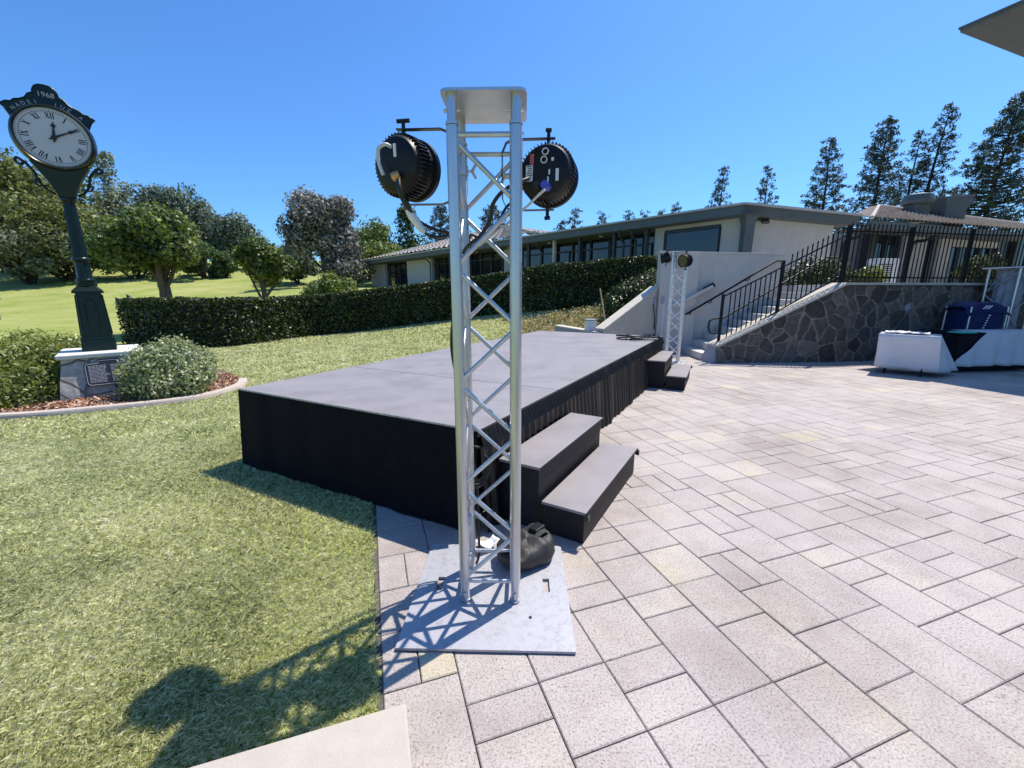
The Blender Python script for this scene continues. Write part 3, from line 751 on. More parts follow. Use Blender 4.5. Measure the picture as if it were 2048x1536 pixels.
# left lamp lead with its pale connector
t = thing('power_cable', 'black lead with a pale grey connector hanging under the left front stage light', 'cable', tuple(D(840,440,2.02)))
MB().tube(curve([D(797,360,1.875), D(799,378,1.86), D(806,398,1.88), D(820,420,1.92), D(838,442,1.96), D(868,458,2.0), D(905,468,1.95)], 6), [.011]*18+[.007]*19, 8).build('lead', M['cable'], t, smooth=60)
MB().tube([D(815,418,1.93), D(824,432,1.94), D(843,458,1.95), D(850,466,1.95)], [.013,.019,.016,.010], 10).build('connector', M['whiteplastic'], t, smooth=40)
MB().tube(curve([D(848,464,1.95), D(864,473,1.96), D(890,472,1.97), D(910,466,1.95)], 6), .006, 7).build('tail', M['cable'], t, smooth=60)
cable('power_cable', 'black cable looping from the right front stage light down into the truss', [D(1057,357,1.93), D(1035,366,1.90), D(1005,383,1.9), D(985,410,1.92), D(981,438,1.95), D(962,470,1.98), D(938,490,2.0), D(926,505,2.05)], .0085)
cable('power_cable', 'thin pale cable from the blue plug of the right front stage light', [D(1090,379,1.90), D(1073,394,1.92), D(1055,412,1.96), D(1035,428,1.99), D(1012,450,2.0), D(993,462,2.0), D(958,492,2.0)], .0055, 'wirewhite')
cable('power_cable', 'black cable sagging across the front truss behind its braces', [D(1042,395,2.12), D(1015,412,2.14), D(1000,440,2.14), D(992,462,2.14), D(965,478,2.12), D(942,470,2.1), D(935,500,2.1), D(925,560,2.1)], .007)
cable('power_cable', 'black cable running down outside the left rear chord of the front truss', [D(912,610,2.12), D(905,650,2.1), D(903,690,2.1), D(908,730,2.11), D(922,790,2.12), D(935,860,2.12), D(948,930,2.13), D(955,985,2.13), D(957,1060,2.13), D(958,1110,2.13), D(946,1140,2.08), D(938,1160,2.02)], .0075)
lp = G(937,1120,.03)
mb = MB()
for k in range(3):
    mb.tube(curve([Vector((-.20,2.14,.62))+Vector((.06*math.cos(a_)*(1+.15*k), -.02*k, .10*math.sin(a_)*(1+.1*k))) for a_ in np.linspace(1.2, 6.8, 10)], 4), .006, 6)
tag(mb.build('cable_coil', M['cable'], smooth=60), 'small coil of black cable tied to the lower left of the front truss', 'cable coil')

# black sandbag and paper on the base plate
def build_bag():
    c = G(1052,1118,.018); t = thing('weight_bag', 'black nylon weight bag slumped on the base plate of the front truss', 'bag', tuple(c))
    yaw = R(33); a_, b_, h_ = .165, .125, .080; rows = []
    for i in range(25):
        v = -math.pi/2+math.pi*i/24; r = []
        for j in range(41):
            u = 2*math.pi*j/40
            pw = lambda x, e: math.copysign(abs(x)**e, x)
            p = Vector((a_*pw(math.cos(v), .55)*pw(math.cos(u), .6), b_*pw(math.cos(v), .55)*pw(math.sin(u), .6), h_*pw(math.sin(v), .7)))
            f = 1+.10*noise.noise(p*9)+.05*noise.noise(p*22); p *= f
            p.z = max(p.z+h_*.93, .004)
            if p.z > h_: p.z = h_+(p.z-h_)*(.8+.5*(p.x/a_))+ .012*math.sin(p.x*60+p.y*14)*(1 if p.x > -.1 else .4)
            r.append(c+rotz(p, yaw))
        rows.append(r)
    MB().grid(rows).build('sack', M['bag'], t, smooth=70)
    for s in (-1, 1):
        pts = [c+rotz((.02,.05*s,h_*1.75), yaw), c+rotz((.05,.04*s,h_*1.98), yaw), c+rotz((.11,.03*s,h_*2.02), yaw), c+rotz((.14,.05*s,h_*1.6), yaw)]
        pts = curve(pts, 6); rows = []
        sd = rotz((0,1,0), yaw)*.018
        for p in pts: rows.append([p-sd, p+sd])
        MB().grid(rows).build('handle_strap', M['bag'], t, solid=.004)
    MB().box(c+rotz((.09,.02,h_*1.98), yaw), (.085,.06,.03), rz=yaw+.3).build('strap_wrap', M['black'], t, bevel=.006)
    return t
build_bag()
c = G(975,1095,.02); rows = []
for i in range(9):
    r = []
    for j in range(7):
        p = Vector(((i-4)*.018, (j-3)*.017, 0)); f = noise.noise(p*14+Vector((3,1,2)))*.035+.03*abs(i-4)/4
        r.append(c+rotz((p.x*.9, p.y, max(.003, f+.02)), .5))
    rows.append(r)
o = MB().grid(rows).build('paper_tag', M['paper'], smooth=80, solid=.001); tag(o, 'crumpled white paper lying on the base plate by the weight bag', 'paper')

# ------------------------------------------------------------------ stage
def build_stage():
    t = thing('stage_platform', 'low portable stage with grey deck and black skirts beside the lawn', 'stage', tuple(STG_A))
    Z = .70; W = 2.46
    L = Vector((0,0,1))
    SWD = Vector((.892,-.452,0)).normalized()
    def S(u, w, z): return STG_A+SD*u-SWD*w+Vector((0,0,z))
    cuts = [0, 1.235, 6.1]
    for i in range(2):
        u0, u1 = cuts[i]+(.004 if i else 0), cuts[i+1]-(.004 if i == 0 else 0)
        MB().hexa([S(u0,0,Z-.05), S(u0,W,Z-.05), S(u1,W,Z-.05), S(u1,0,Z-.05), S(u0,0,Z), S(u0,W,Z), S(u1,W,Z), S(u1,0,Z)]).build('deck_panel', M['deck'], t, bevel=.004)
    # metal edge strips
    for (p, q) in ((S(0,0,Z-.004), S(0,W,Z-.004)), (S(0,-.003,Z-.012), S(6.1,-.003,Z-.012))):
        MB().bar(p, q, .008, .012).build('edge_strip', M['decktrim'] if p.z > Z-.006 else M['skirt2'], t)
    for (u, w) in ((.2,.2),(.2,W-.2),(1.05,.2),(1.05,W-.2),(1.45,.2),(1.45,W-.2),(3.6,.2),(3.6,W-.2),(5.9,.2),(5.9,W-.2)):
        MB().tube([S(u,w,0), S(u,w,Z-.05)], .024, 10).build('leg', M['alu2'], t, smooth=40)
    def drape(p, q, out, ztop, zbot, amp, wl, flare, mat_, name, seed, hem=.0):
        n = int((q-p).length/.012); rows = [[] for _ in range(9)]
        for i in range(n+1):
            f = i/n; base = p.lerp(q, f); d = (q-p).length*f
            ph = d/wl*6.283+2.2*noise.noise(Vector((d*2.3, seed, 0)))
            am = amp*(.75+.6*noise.noise(Vector((d*4, seed+7, 0))))
            for k in range(9):
                g = k/8; z = ztop+(zbot-ztop)*g
                o_ = out*(.004+am*(math.sin(ph+.5*noise.noise(Vector((d*5, g*2, seed))))+1)*.5*(.35+.65*g)+flare*g)
                rows[k].append(base+o_+Vector((0,0,z+(hem*math.sin(ph*.5) if k == 8 else 0))))
        return MB().grid(rows).build(name, mat_, t, smooth=80)
    zb = .012
    drape(S(0,0,0), S(0,W,0), -SD, Z-.012, zb, .022, .42, .05, M['skirt'], 'front_skirt', 1)
    drape(S(0,W,0), S(6.1,W,0), -SN, Z-.012, .03, .02, .3, .05, M['skirt'], 'rear_skirt', 5)
    drape(S(6.1,0,0), S(6.1,W,0), SD, Z-.012, .0, .02, .3, .02, M['skirt'], 'end_skirt', 6)
    drape(S(0,0,0), S(6.1,0,0), SN, Z-.10, zb, .055, .105, .035, M['skirt2'], 'pleated_skirt', 2, hem=.004)
    drape(S(0,0,0), S(6.1,0,0), SN*1.0, Z-.016, Z-.12, .030, .05, .028, M['skirt2'], 'skirt_valance', 3)
    # tape mark on deck
    q = PL(0,0,(0,0),(1,0)) if 0 else None
    mk = G(1177,683,Z+.001); MB().box(mk, (.09,.03,.001), rz=.5).build('tape_mark', M['decktrim'], t)
    return t
build_stage()

def steps(label, o, d, length, group):
    """two-step unit; o outer near corner of the lower tread on the ground, d along the tread, n towards the stage"""
    d = Vector(d).normalized(); n = Vector((-d.y, d.x, 0)); o = Vector(o)
    t = thing('stage_steps', label, 'steps', tuple(o), group)
    def Q(u, w, z): return o+d*u+n*w+Vector((0,0,z))
    for (w0, w1, z) in ((0,.30,.225),(.315,.62,.45)):
        ins = .016
        MB().hexa([Q(ins,w0+ins,.004), Q(ins,w1,.004), Q(length-ins,w1,.004), Q(length-ins,w0+ins,.004), Q(ins,w0+ins,z-.02), Q(ins,w1,z-.02), Q(length-ins,w1,z-.02), Q(length-ins,w0+ins,z-.02)]).build('riser_box', M['stepside'], t, bevel=.004)
        MB().hexa([Q(0,w0,z-.019), Q(0,w1,z-.019), Q(length,w1,z-.019), Q(length,w0,z-.019), Q(0,w0,z), Q(0,w1,z), Q(length,w1,z), Q(length,w0,z)]).build('tread', M['deck'], t, bevel=.004)
        MB().bar(Q(0,w0-.003,z-.006), Q(length,w0-.003,z-.006), .006, .012).build('nosing', M['stepside'], t)
    for (u, w) in ((.01,-.004),(length-.01,-.004)):
        MB().box(Q(u, w, .19), (.03,.03,.04), rz=math.atan2(d.y,d.x)).build('corner_bracket', M['blackmetal'], t, bevel=.003)
    return t
steps('two black and grey portable steps at the near end of the stage', (.448,2.31,0), (.503,.864,0), 1.245, 'portable stage steps')
fs = steps('two grey topped portable steps at the far stage end by the distant truss', (2.70,6.36,0), (.44,.90,0), 1.19, 'portable stage steps')
# cables piled at the stage corner
mb = MB()
for k in range(9):
    p0 = G(1262+k*6, 672+ (k*7) % 9, .705); mb.tube(curve([p0+Vector((random.uniform(-.28,.28), random.uniform(-.2,.2), .01+.02*random.random())) for _ in range(5)], 5), .012, 6)
tag(mb.build('cable_pile', M['cable'], smooth=60), 'tangle of black cables on the far right corner of the stage deck', 'cables')
# ------------------------------------------------------------------ post clock on its stone pedestal
CK = Vector((-6.27,6.36,0)); CY = R(42); CN = Vector((math.sin(CY),-math.cos(CY),0)); CT = Vector((math.cos(CY),math.sin(CY),0))
def K(x, y, z): return CK+CT*x+CN*y+Vector((0,0,z))
def textmesh(name, s, size, place, m, parent, depth=.004, rot=0.0):
    cu = bpy.data.curves.new(name, 'FONT'); cu.body = s; cu.size = size; cu.extrude = depth; cu.align_x = 'CENTER'; cu.align_y = 'CENTER'; cu.resolution_u = 3
    ob = bpy.data.objects.new('tmp', cu); COL.objects.link(ob); dg = bpy.context.evaluated_depsgraph_get(); dg.update()
    me = bpy.data.meshes.new_from_object(ob.evaluated_get(dg)); bpy.data.objects.remove(ob)
    c, sn = math.cos(rot), math.sin(rot); off = parent.location
    for v in me.vertices:
        x, y, z = v.co; p = place(x*c-y*sn, x*sn+y*c, z); v.co = (p.x-off.x, p.y-off.y, p.z-off.z)
    me.name = name; me.materials.clear(); me.materials.append(m)
    o = bpy.data.objects.new(name, me); COL.objects.link(o); o.parent = parent; return o
def build_pedestal():
    t = thing('stone_pedestal', 'flagstone pedestal with pale cap and bronze plaque under the green post clock', 'pedestal', tuple(CK))
    def ring(w, d, z, k=0): return [K(-w,d,z), K(w,d,z), K(w,-d,z), K(-w,-d,z)]
    mb = MB(); rows = []
    NZ, NX = 9, 12
    for k in range(NZ+1):
        g = k/NZ; z = -.05+.64*g; w = .50-.10*g; d = .58-.13*g; r = []
        per = []
        for i in range(NX): per.append((-w+2*w*i/NX, d))
        for i in range(NX): per.append((w, d-2*d*i/NX))
        for i in range(NX): per.append((w-2*w*i/NX, -d))
        for i in range(NX): per.append((-w, -d+2*d*i/NX))
        per.append(per[0])
        for (x, y) in per:
            q = .022*noise.noise(Vector((x*5, y*5, z*6))); r.append(K(x*(1+q), y*(1+q), z))
        rows.append(r)
    mb.grid(rows); mb.build('stone_body', M['stone2'], t)
    mb = MB(); mb.hexa(ring(.44,.50,.595)[::-1]+ring(.445,.505,.655)[::-1]); mb.build('cap_slab', M['capstone'], t, bevel=.012)
    # plaque leaning with the battered face
    def Q(x, z, o=0): return K(.07+x, .575-.135*((z+.05)/.64)+.03+o, z)
    def shape(w, z0, z1, tw, th, r=.04):
        pts = []
        for (cx, cz, a0) in ((w-r,z0+r,-90),(w-r,z1-r,0)):
            for i in range(5): an = R(a0+i*22.5); pts.append((cx+r*math.cos(an), cz+r*math.sin(an)))
        pts += [(tw,z1),(tw-.02,z1+th),(-tw+.02,z1+th),(-tw,z1)]
        for (cx, cz, a0) in ((-w+r,z1-r,90),(-w+r,z0+r,180)):
            for i in range(5): an = R(a0+i*22.5); pts.append((cx+r*math.cos(an), cz+r*math.sin(an)))
        return pts
    P_ = MB(); P_.extrude([Q(x, z) for x, z in shape(.26,.20,.52,.12,.045)], CN*.02); pl = P_.build('plaque', M['plaque'], t)
    b = MB(); sh = shape(.245,.213,.508,.11,.04); b.tube([Q(x, z, .021) for x, z in sh]+[Q(*sh[0], .021)], .004, 6); b.build('plaque_border', M['plaquetext'], pl)
    b = MB(); rr = random.Random(4)
    for s in (-1, 1):
        for k in range(13):
            z = .475-k*.019; x = -.215 if s < 0 else .02
            while x < (-.03 if s < 0 else .19)-rr.random()*.03:
                w = rr.uniform(.012,.04); b.hexa([Q(x,z,.018), Q(x+w,z,.018), Q(x+w,z,.0225), Q(x,z,.0225), Q(x,z+.009,.018), Q(x+w,z+.009,.018), Q(x+w,z+.009,.0225), Q(x,z+.009,.0225)]); x += w+.007
    b.build('plaque_lines', M['plaquetext'], pl)
    return t
build_pedestal()
def build_clock():
    t = thing('post_clock', 'tall dark green post clock with white roman dial on a stone pedestal', 'clock', tuple(K(0,0,.655)))
    cp = M['clockpaint']; I3 = Matrix.Identity(3)
    def sq(w, z): return [K(-w,w,z), K(-w,-w,z), K(w,-w,z), K(w,w,z)]
    mb = MB(); mb.hexa(sq(.19,.655)+sq(.178,.83)); mb.hexa(sq(.186,.831)+sq(.174,.86)); mb.build('plinth', cp, t, bevel=.006)
    mb = MB(); mb.hexa(sq(.162,.861)+sq(.134,1.50)); pb = mb.build('pedestal_box', cp, t, bevel=.006)
    for f in range(4):                   # raised arch mouldings on each side
        def F(x, z, o=0):
            d = .162-.028*((z-.861)/.639)+.003+o
            return [K(x,d,z), K(d,-x,z), K(-x,-d,z), K(-d,x,z)][f]
        arch = [(-.075,.93),(-.075,1.32),(-.06,1.37),(-.035,1.40),(0,1.412),(.035,1.40),(.06,1.37),(.075,1.32),(.075,.93)]
        MB().tube([F(x*.8, z) for x, z in arch], .007, 6).build('panel_moulding', cp, t, smooth=60)
        for s in (-1, 1): MB().tube([F(s*.146,.88), F(s*.119,1.47)], .010, 6).build('corner_bead', cp, t, smooth=60)
    mb = MB(); mb.hexa(sq(.168,1.495)+sq(.163,1.535)); mb.hexa(sq(.161,1.536)+sq(.098,1.60)); mb.build('pedestal_cap', cp, t, bevel=.006)
    mb = MB(); mb.lathe([(.112,1.595),(.118,1.61),(.118,1.63),(.095,1.64),(.094,1.66),(.110,1.665),(.110,1.69),(.09,1.70),(.083,1.74),(.083,1.93),(.095,1.945),(.110,1.955),(.110,1.98),(.094,1.99),(.088,2.0)], 32, c=CK); mb.build('lower_shaft', cp, t, smooth=35)
    mb = MB(); mb.lathe([(.084,1.995),(.076,2.2),(.066,2.74),(.07,2.755)], 40, c=CK, star=lambda k: 1 if k % 4 < 2 else .86); mb.build('fluted_shaft', cp, t)
    mb = MB(); mb.lathe([(.072,2.75),(.09,2.77),(.09,2.80),(.075,2.815)], 28, c=CK); mb.build('collar', cp, t, smooth=35)
    # flared neck
    rows = []
    for k in range(12):
        g = k/11; z = 2.81+.42*g; w = .085+.205*g**1.3; d = .08+.04*g
        rows.append([K(-w,d,z), K(w,d,z), K(w,-d,z), K(-w,-d,z), K(-w,d,z)])
    mb = MB().grid(rows); mb.build('neck', cp, t, smooth=40)
    for s in (-1, 1):                    # scroll brackets
        for y in (0,):
            pts = [K(s*.11,y,2.84), K(s*.19,y,2.90), K(s*.25,y,3.00), K(s*.27,y,3.10), K(s*.33,y,3.20), K(s*.40,y,3.26), K(s*.42,y,3.21), K(s*.37,y,3.18), K(s*.345,y,3.23)]
            MB().tube(curve(pts, 5), .016, 8).build('scroll_bracket', cp, t, smooth=60)
            pts = [K(s*.16,y,2.95), K(s*.25,y,2.93), K(s*.28,y,2.98), K(s*.245,y,3.02), K(s*.225,y,2.98)]
            MB().tube(curve(pts, 5), .011, 8).build('scroll_bracket', cp, t, smooth=60)
    # head drum
    HZ = 3.545; Mh = Matrix(((CT.x,0,CN.x),(CT.y,0,CN.y),(0,1,0)))     # local x right, y up, z out
    hc = CK+Vector((0,0,HZ)); D_ = .155
    MB().lathe([(.36,-D_+.02),(.385,-D_),(.405,-D_+.03),(.415,-.05),(.415,.05),(.405,D_-.03),(.39,D_),(.38,D_+.012),(.368,D_+.002),(.362,D_-.022)], 72, M=Mh, c=hc).build('head_drum', M['clockrim'], t, smooth=45)
    MB().lathe([(.358,.0),(.358,.012),(.352,.018),(.346,.012)], 72, M=Mh, c=hc+CN*(D_-.024), cap=False).build('inner_ring', M['plaquetext'], t, smooth=45)
    dial = MB(); dial.lathe([(.362,0),(.362,.004)], 72, M=Mh, c=hc+CN*(D_-.024)); dl = dial.build('dial', M['dial'], t)
    def FP(x, y, o=0): return hc+CT*x+Vector((0,0,y))+CN*(D_-.0195+o)
    def stroke(mb, x0, y0, x1, y1, w, ang, rad):
        d = Vector((x1-x0, y1-y0)); L_ = d.length; d /= L_; n = Vector((-d.y, d.x))*w/2; out = []
        for (px, py) in ((x0-n.x,y0-n.y),(x0+n.x,y0+n.y),(x1+n.x,y1+n.y),(x1-n.x,y1-n.y)):
            X = px; Y = py+rad; c, s = math.cos(-ang), math.sin(-ang); out.append((X*c-Y*s, X*s+Y*c))
        mb.hexa([FP(*out[i], 0) for i in range(4)]+[FP(*out[i], .002) for i in range(4)])
    rom = {1:'I',2:'II',3:'III',4:'IIII',5:'V',6:'VI',7:'VII',8:'VIII',9:'IX',10:'X',11:'XI',12:'XII'}
    for h, s in rom.items():
        mb = MB(); ws = {'I':.022,'V':.046,'X':.046}; tot = sum(ws[c] for c in s); x = -tot/2; H2 = .036
        for c in s:
            w = ws[c]; m_ = x+w/2
            if c == 'I': stroke(mb, m_,-H2, m_,H2,.011,h*math.pi/6,.268)
            elif c == 'V': stroke(mb, m_-.015,H2, m_,-H2,.012,h*math.pi/6,.268); stroke(mb, m_+.015,H2, m_,-H2,.006,h*math.pi/6,.268)
            else: stroke(mb, m_-.016,H2, m_+.016,-H2,.012,h*math.pi/6,.268); stroke(mb, m_+.016,H2, m_-.016,-H2,.006,h*math.pi/6,.268)
            x += w
        mb.build('numeral', M['ink'], dl)
    mb = MB()
    for k in range(60):
        a = k*math.pi/30; stroke(mb, 0,-.006,0,.006,.004 if k % 5 else .009,a,.322)
    mb.tube([FP(.316*math.cos(a), .316*math.sin(a), .001) for a in np.linspace(0, 6.2832, 73)], .0016, 5)
    mb.build('minute_track', M['ink'], dl)
    for (ang, L_, w, nm) in ((R(6), .20, .034, 'hour_hand'), (R(60), .275, .026, 'minute_hand')):
        mb = MB(); c, s = math.cos(-ang), math.sin(-ang); prof = [(-.06,.4),(0,1),(L_*.45,.7),(L_*.62,.5),(L_*.70,1.5),(L_*.78,1.3),(L_*.84,.5),(L_,.12)]
        o_ = .010 if nm[0] == 'h' else .016
        pts = [(-w/2*f, y) for y, f in prof]+[(w/2*f, y) for y, f in prof[::-1]]
        mb.extrude([FP(x*c-y*s, x*s+y*c, o_) for x, y in pts], CN*.004); mb.build(nm, M['ink'], t)
    MB().lathe([(.03,0),(.028,.024)], 20, M=Mh, c=FP(0,0,.004)).build('hand_hub', M['ink'], t)
    # crest with lettering
    half = [(0,.665),(.05,.66),(.09,.635),(.115,.59),(.125,.545),(.165,.525),(.20,.47),(.25,.44),(.30,.425),(.335,.39),(.38,.385),(.445,.34),(.41,.305),(.385,.25),(.365,.20)]
    arc = [(.40*math.cos(a), .40*math.sin(a)) for a in np.linspace(R(28), R(152), 24)]
    pts = [(-x, y) for x, y in half[::-1]]+half[1:]+arc
    mb = MB(); mb.extrude([hc+CT*x+Vector((0,0,y))-CN*.025 for x, y in pts], CN*.05); cr = mb.build('crest', cp, t)
    ed = MB(); ep = [(-x, y) for x, y in half[::-1]]+half[1:]; ed.tube([hc+CT*x+Vector((0,0,y))+CN*.027 for x, y in ep], .008, 6); ed.build('crest_edge', cp, t, smooth=60)
    pl = lambda x, y, z: hc+CT*x+Vector((0,0,y+.545))+CN*(.026+z)
    textmesh('year_lettering', '1968', .085, pl, M['gilt'], t)
    word = 'HADEI  IUZ A'
    for i, ch in enumerate(word):
        if ch == ' ': continue
        an = R(136-8.0*i); rr = .452
        textmesh('crest_letter', ch, .062, lambda x, y, z, an=an: hc+CT*(rr*math.cos(an)+x)+Vector((0,0,rr*math.sin(an)+y))+CN*(.026+z), M['gilt'], t, rot=an-math.pi/2)
    return t
build_clock()

# planting bed with edging and bark chips
mb = MB(); n = len(BED); mb.prism(BED, -.05, .03); o = mb.build('mulch_bed', mat('dark_mulch', (.09,.05,.035), (.2,.12,.08), scale=30, rough=.95, bump=.8, bscale=40)); tag(o, kind='structure')
kp = curve([(x, y, .03) for x, y in BED[:11]], 6)
mb = MB(); rows = []
for i, p in enumerate(kp):
    d = (kp[min(i+1,len(kp)-1)]-kp[max(i-1,0)]).normalized(); nx = Vector((-d.y, d.x, 0)); w = .065
    rows.append([p+nx*w+Vector((0,0,-.08)), p+nx*w+Vector((0,0,.02)), p+nx*(w-.015)+Vector((0,0,.04)), p-nx*(w-.015)+Vector((0,0,.04)), p-nx*w+Vector((0,0,.02)), p-nx*w+Vector((0,0,-.08))])
mb.grid(rows); o = mb.build('garden_edging', M['kerb'], smooth=40); tag(o, 'curved pinkish concrete edging round the clock planting bed', 'edging')
def chips(name, pts_fn, n, size, m, label):
    P = np.array([pts_fn() for _ in range(n)]); d = np.tile([0,0,1.0], (n,1))
    o = leafmesh(name, P, size*(.6+.9*RNG.random(n)), m, None, nrm=d, aspect=.35, jitter=1.1); tag(o, label, 'mulch', kind='stuff')
def bedpt():
    while True:
        x, y = RNG.uniform(-8.5,-4.4), RNG.uniform(4.72,7.6)
        if inpoly(x, y, BED): return (x, y, .035+.02*RNG.random())
chips('bark_chips', bedpt, 9000, .055, M['chips'], 'reddish bark chips covering the clock planting bed')

def B3(u, v, Y, r, zs=.85): return (np.array(D(u, v, Y)), r, zs)
shrub('shrub', 'pale variegated shrub to the right of the clock pedestal', 'shrub',
      [B3(322,742,6.05,.36), B3(282,752,5.95,.28), B3(370,735,6.25,.34), B3(345,712,6.35,.34), B3(300,725,6.2,.30), B3(392,722,6.5,.27), B3(375,765,6.0,.26), B3(330,775,5.85,.27), B3(275,778,5.8,.22), B3(398,750,6.2,.24)],
      15000, .052, M['bushr'], (-5.25,6.05,.03))
shrub('shrub', 'broad yellow green shrub to the left of the clock pedestal', 'shrub',
      [B3(105,722,6.5,.36), B3(50,725,6.3,.42), B3(-10,735,6.0,.42), B3(70,770,5.7,.36), B3(20,790,5.5,.34), B3(-50,790,5.4,.42), B3(120,758,6.2,.26), B3(-80,730,5.8,.45), B3(98,795,5.72,.22), B3(-20,820,5.25,.24), B3(40,815,5.4,.22), B3(140,700,7.0,.34), B3(60,700,7.0,.4)],
      21000, .062, M['bushl'], (-6.9,6.2,.03), aspect=.4)

# ------------------------------------------------------------------ hedges
hp = []
for (u, v, zz) in ((256,690,0),(420,698,0),(640,672,.12),(905,640,.40),(1040,625,.66)):
    # ground point under the hedge face on the sloping lawn
    p = None; lo, hi = 4.0, 60.0
    for _ in range(60):
        Y = (lo+hi)/2; q = D(u, v, Y)
        if q.z > terr(q.x, q.y): lo = Y
        else: hi = Y
    hp.append(q)
off = []
for i, p in enumerate(hp):
    d = hp[min(i+1,len(hp)-1)]-hp[max(i-1,0)]; d.z = 0; d.normalize(); nx = Vector((-d.y, d.x, 0)); c = p+nx*.55; off.append((c.x, c.y, terr(c.x, c.y)-.02))
HEDGE_PATH = off
hedge('hedge', 'long clipped dark green hedge between the lawn and the golf green', off, 1.1, lambda u: 1.30+.10*u, 62000, .075, M['hedge'], 3)
h2 = [(x_, y_, terr(x_, y_)-.03) for x_, y_ in ((.6,15.6),(2.2,15.0),(3.9,14.4),(5.0,13.6),(5.4,12.7))]
hedge('hedge', 'shorter clipped hedge on the slope below the building windows', h2, 1.3, lambda u: 1.50-.22*u-.15*max(0,u-.7)/.3, 26000, .075, M['hedge'], 9)
shrub('shrub', 'low leafy shrub beside the white sloping wall', 'shrub', [B3(1265,588,12.5,.5), B3(1290,575,12.7,.45), B3(1240,598,12.3,.42), B3(1225,612,12.0,.35), B3(1303,563,12.9,.4)], 9000, .075, M['hedge'], tuple(Vector((3.3,12.4,.7))))
# sloping mulch bed behind the stage
def slopept():
    while True:
        u, v = RNG.uniform(1035,1300), RNG.uniform(590,668)
        Y = RNG.uniform(9.4,13.8); x = RNG.uniform(.3,4.6)
        if inpoly(x, Y, [(.35,10.2),(1.3,9.9),(2.2,9.9),(3.6,10.8),(4.6,12.4),(3.6,13.6),(.4,14.4),(-.3,12.5)]): return (x, Y, terr(x, Y)+.03*RNG.random())
chips('bark_chips', slopept, 5200, .10, M['chips'], 'reddish bark chips on the slope behind the stage')
P = []
for _ in range(520):
    p = slopept(); k = 22; P.append(np.array(p)+RNG.normal(size=(k,3))*np.array([.12,.12,.06])+np.array([0,0,.10]))
P = np.concatenate(P); o = leafmesh('ground_cover', P, .075*(.6+.8*RNG.random(len(P))), M['cover'], None, aspect=.5); tag(o, 'green and orange ground cover plants on the slope behind the stage', 'plants', kind='stuff')

# ------------------------------------------------------------------ golf green flags
for (u, v0, v1, s, lab) in ((243,600,655,1,'blue practice flag beside the left end of the long hedge'), (2,598,640,1,'blue practice flag at the left edge of the golf green'), (259,594,622,.8,'farther blue practice flag showing just above the hedge end')):
    lo, hi = 6.0, 60.0
    for _ in range(60):
        Y = (lo+hi)/2; q = D(u, v1, Y)
        if q.z > terr(q.x, q.y): lo = Y
        else: hi = Y
    t = thing('golf_flag', lab, 'flag', tuple(q), 'practice green flags'); top = D(u-6, v0-6, q.y); top.x = q.x
    MB().tube([q, top], .014, 6).build('pole', M['flagpole'], t)
    w = .30; rows = []
    for i in range(6):
        x = w*i/5; y = .04*math.sin(i*1.3); rows.append([top+Vector((x-.02, y, -.02-.16*i/8)), top+Vector((x-.02, y, -.26+.10*i/5))])
    MB().grid(rows).build('flag_cloth', M['flagblue'], t, solid=.006)

# ------------------------------------------------------------------ trees
def zt(u, v, Y): return D(u, v, Y).z
def TR_(u, vtop, Y, wpx): 
    p = D(u, vtop, Y); zc = Y*math.cos(TH)-(p.z-CH)*math.sin(TH); return p.x, Y, p.z, wpx*zc/FPX
x, y, z, w = TR_(292,402,14.5,250)
broadleaf('citrus_tree', 'round leafy small tree with forked trunk right of the post clock', x, y, terr(x,y), z, w, M['citrus'], n=17000, leaf=.16, crown0=.40, trunk_r=.19, nb=30, bark='bark', limbs=8, seed=11)
x, y, z, w = TR_(512,470,17.5,175)
broadleaf('citrus_tree', 'small spreading tree with two slim trunks behind the middle of the hedge', x, y, terr(x,y)-.6, z, w, M['citrus'], n=11000, leaf=.16, crown0=.48, trunk_r=.12, nb=24, bark='bark', limbs=8, seed=5)
x, y, z, w = TR_(648,540,19.5,175)
broadleaf('shrub', 'rounded light green shrub behind the hedge left of the building', x, y, terr(x,y)-.4, z, w, M['citrus'], n=8000, leaf=.16, crown0=.0, nb=22, limbs=3, cat='shrub', seed=8)
specs = [
 (-10,250,46,330,'olive','big olive brown tree at the left edge behind the clock',17000,.55,.02,'round'),
 (95,372,42,230,'olive','lower bushy olive tree under the clock face',12000,.45,.0,'round'),
 (30,430,40,300,'greyg','dark dense shrubby tree mass at the left edge of the golf green',12000,.42,.0,'round'),
 (205,292,58,140,'greyg','tall grey green conifer just right of the clock face',9000,.5,.02,'cone'),
 (322,332,56,165,'blueg','spreading pine topped tree behind the round citrus tree',10000,.5,.05,'round'),
 (392,395,58,120,'greyg','grey green tree between the spreading tree and the blue green one',6000,.5,.0,'round'),
 (455,408,54,150,'blueg','blue green tree on the hill left of the big oak',8000,.45,.0,'round'),
 (250,440,44,190,'darkg','dark tree in the gap behind the round citrus tree',8000,.42,.0,'round'),
 (400,470,46,180,'darkg','dark low tree behind the two citrus trees',7000,.42,.0,'round'),
 (628,345,40,170,'oak','tall dusty oak with thick trunk in the middle of the skyline',15000,.40,.16,'round'),
 (590,470,44,120,'blueg','dark blue green tree at the foot of the oak',5000,.4,.0,'round'),
 (735,420,48,130,'yellowg','bright green tree just right of the oak',8000,.42,.0,'round'),
 (690,480,40,120,'oak','dusty lower tree beside the end of the long building',6000,.36,.0,'round'),
 (812,408,50,120,'darkg','pointed dark green tree behind the low end of the building',8000,.42,.0,'cone'),
 (775,470,44,110,'yellowg','bushy green tree over the roof end',6000,.38,.0,'round'),
]
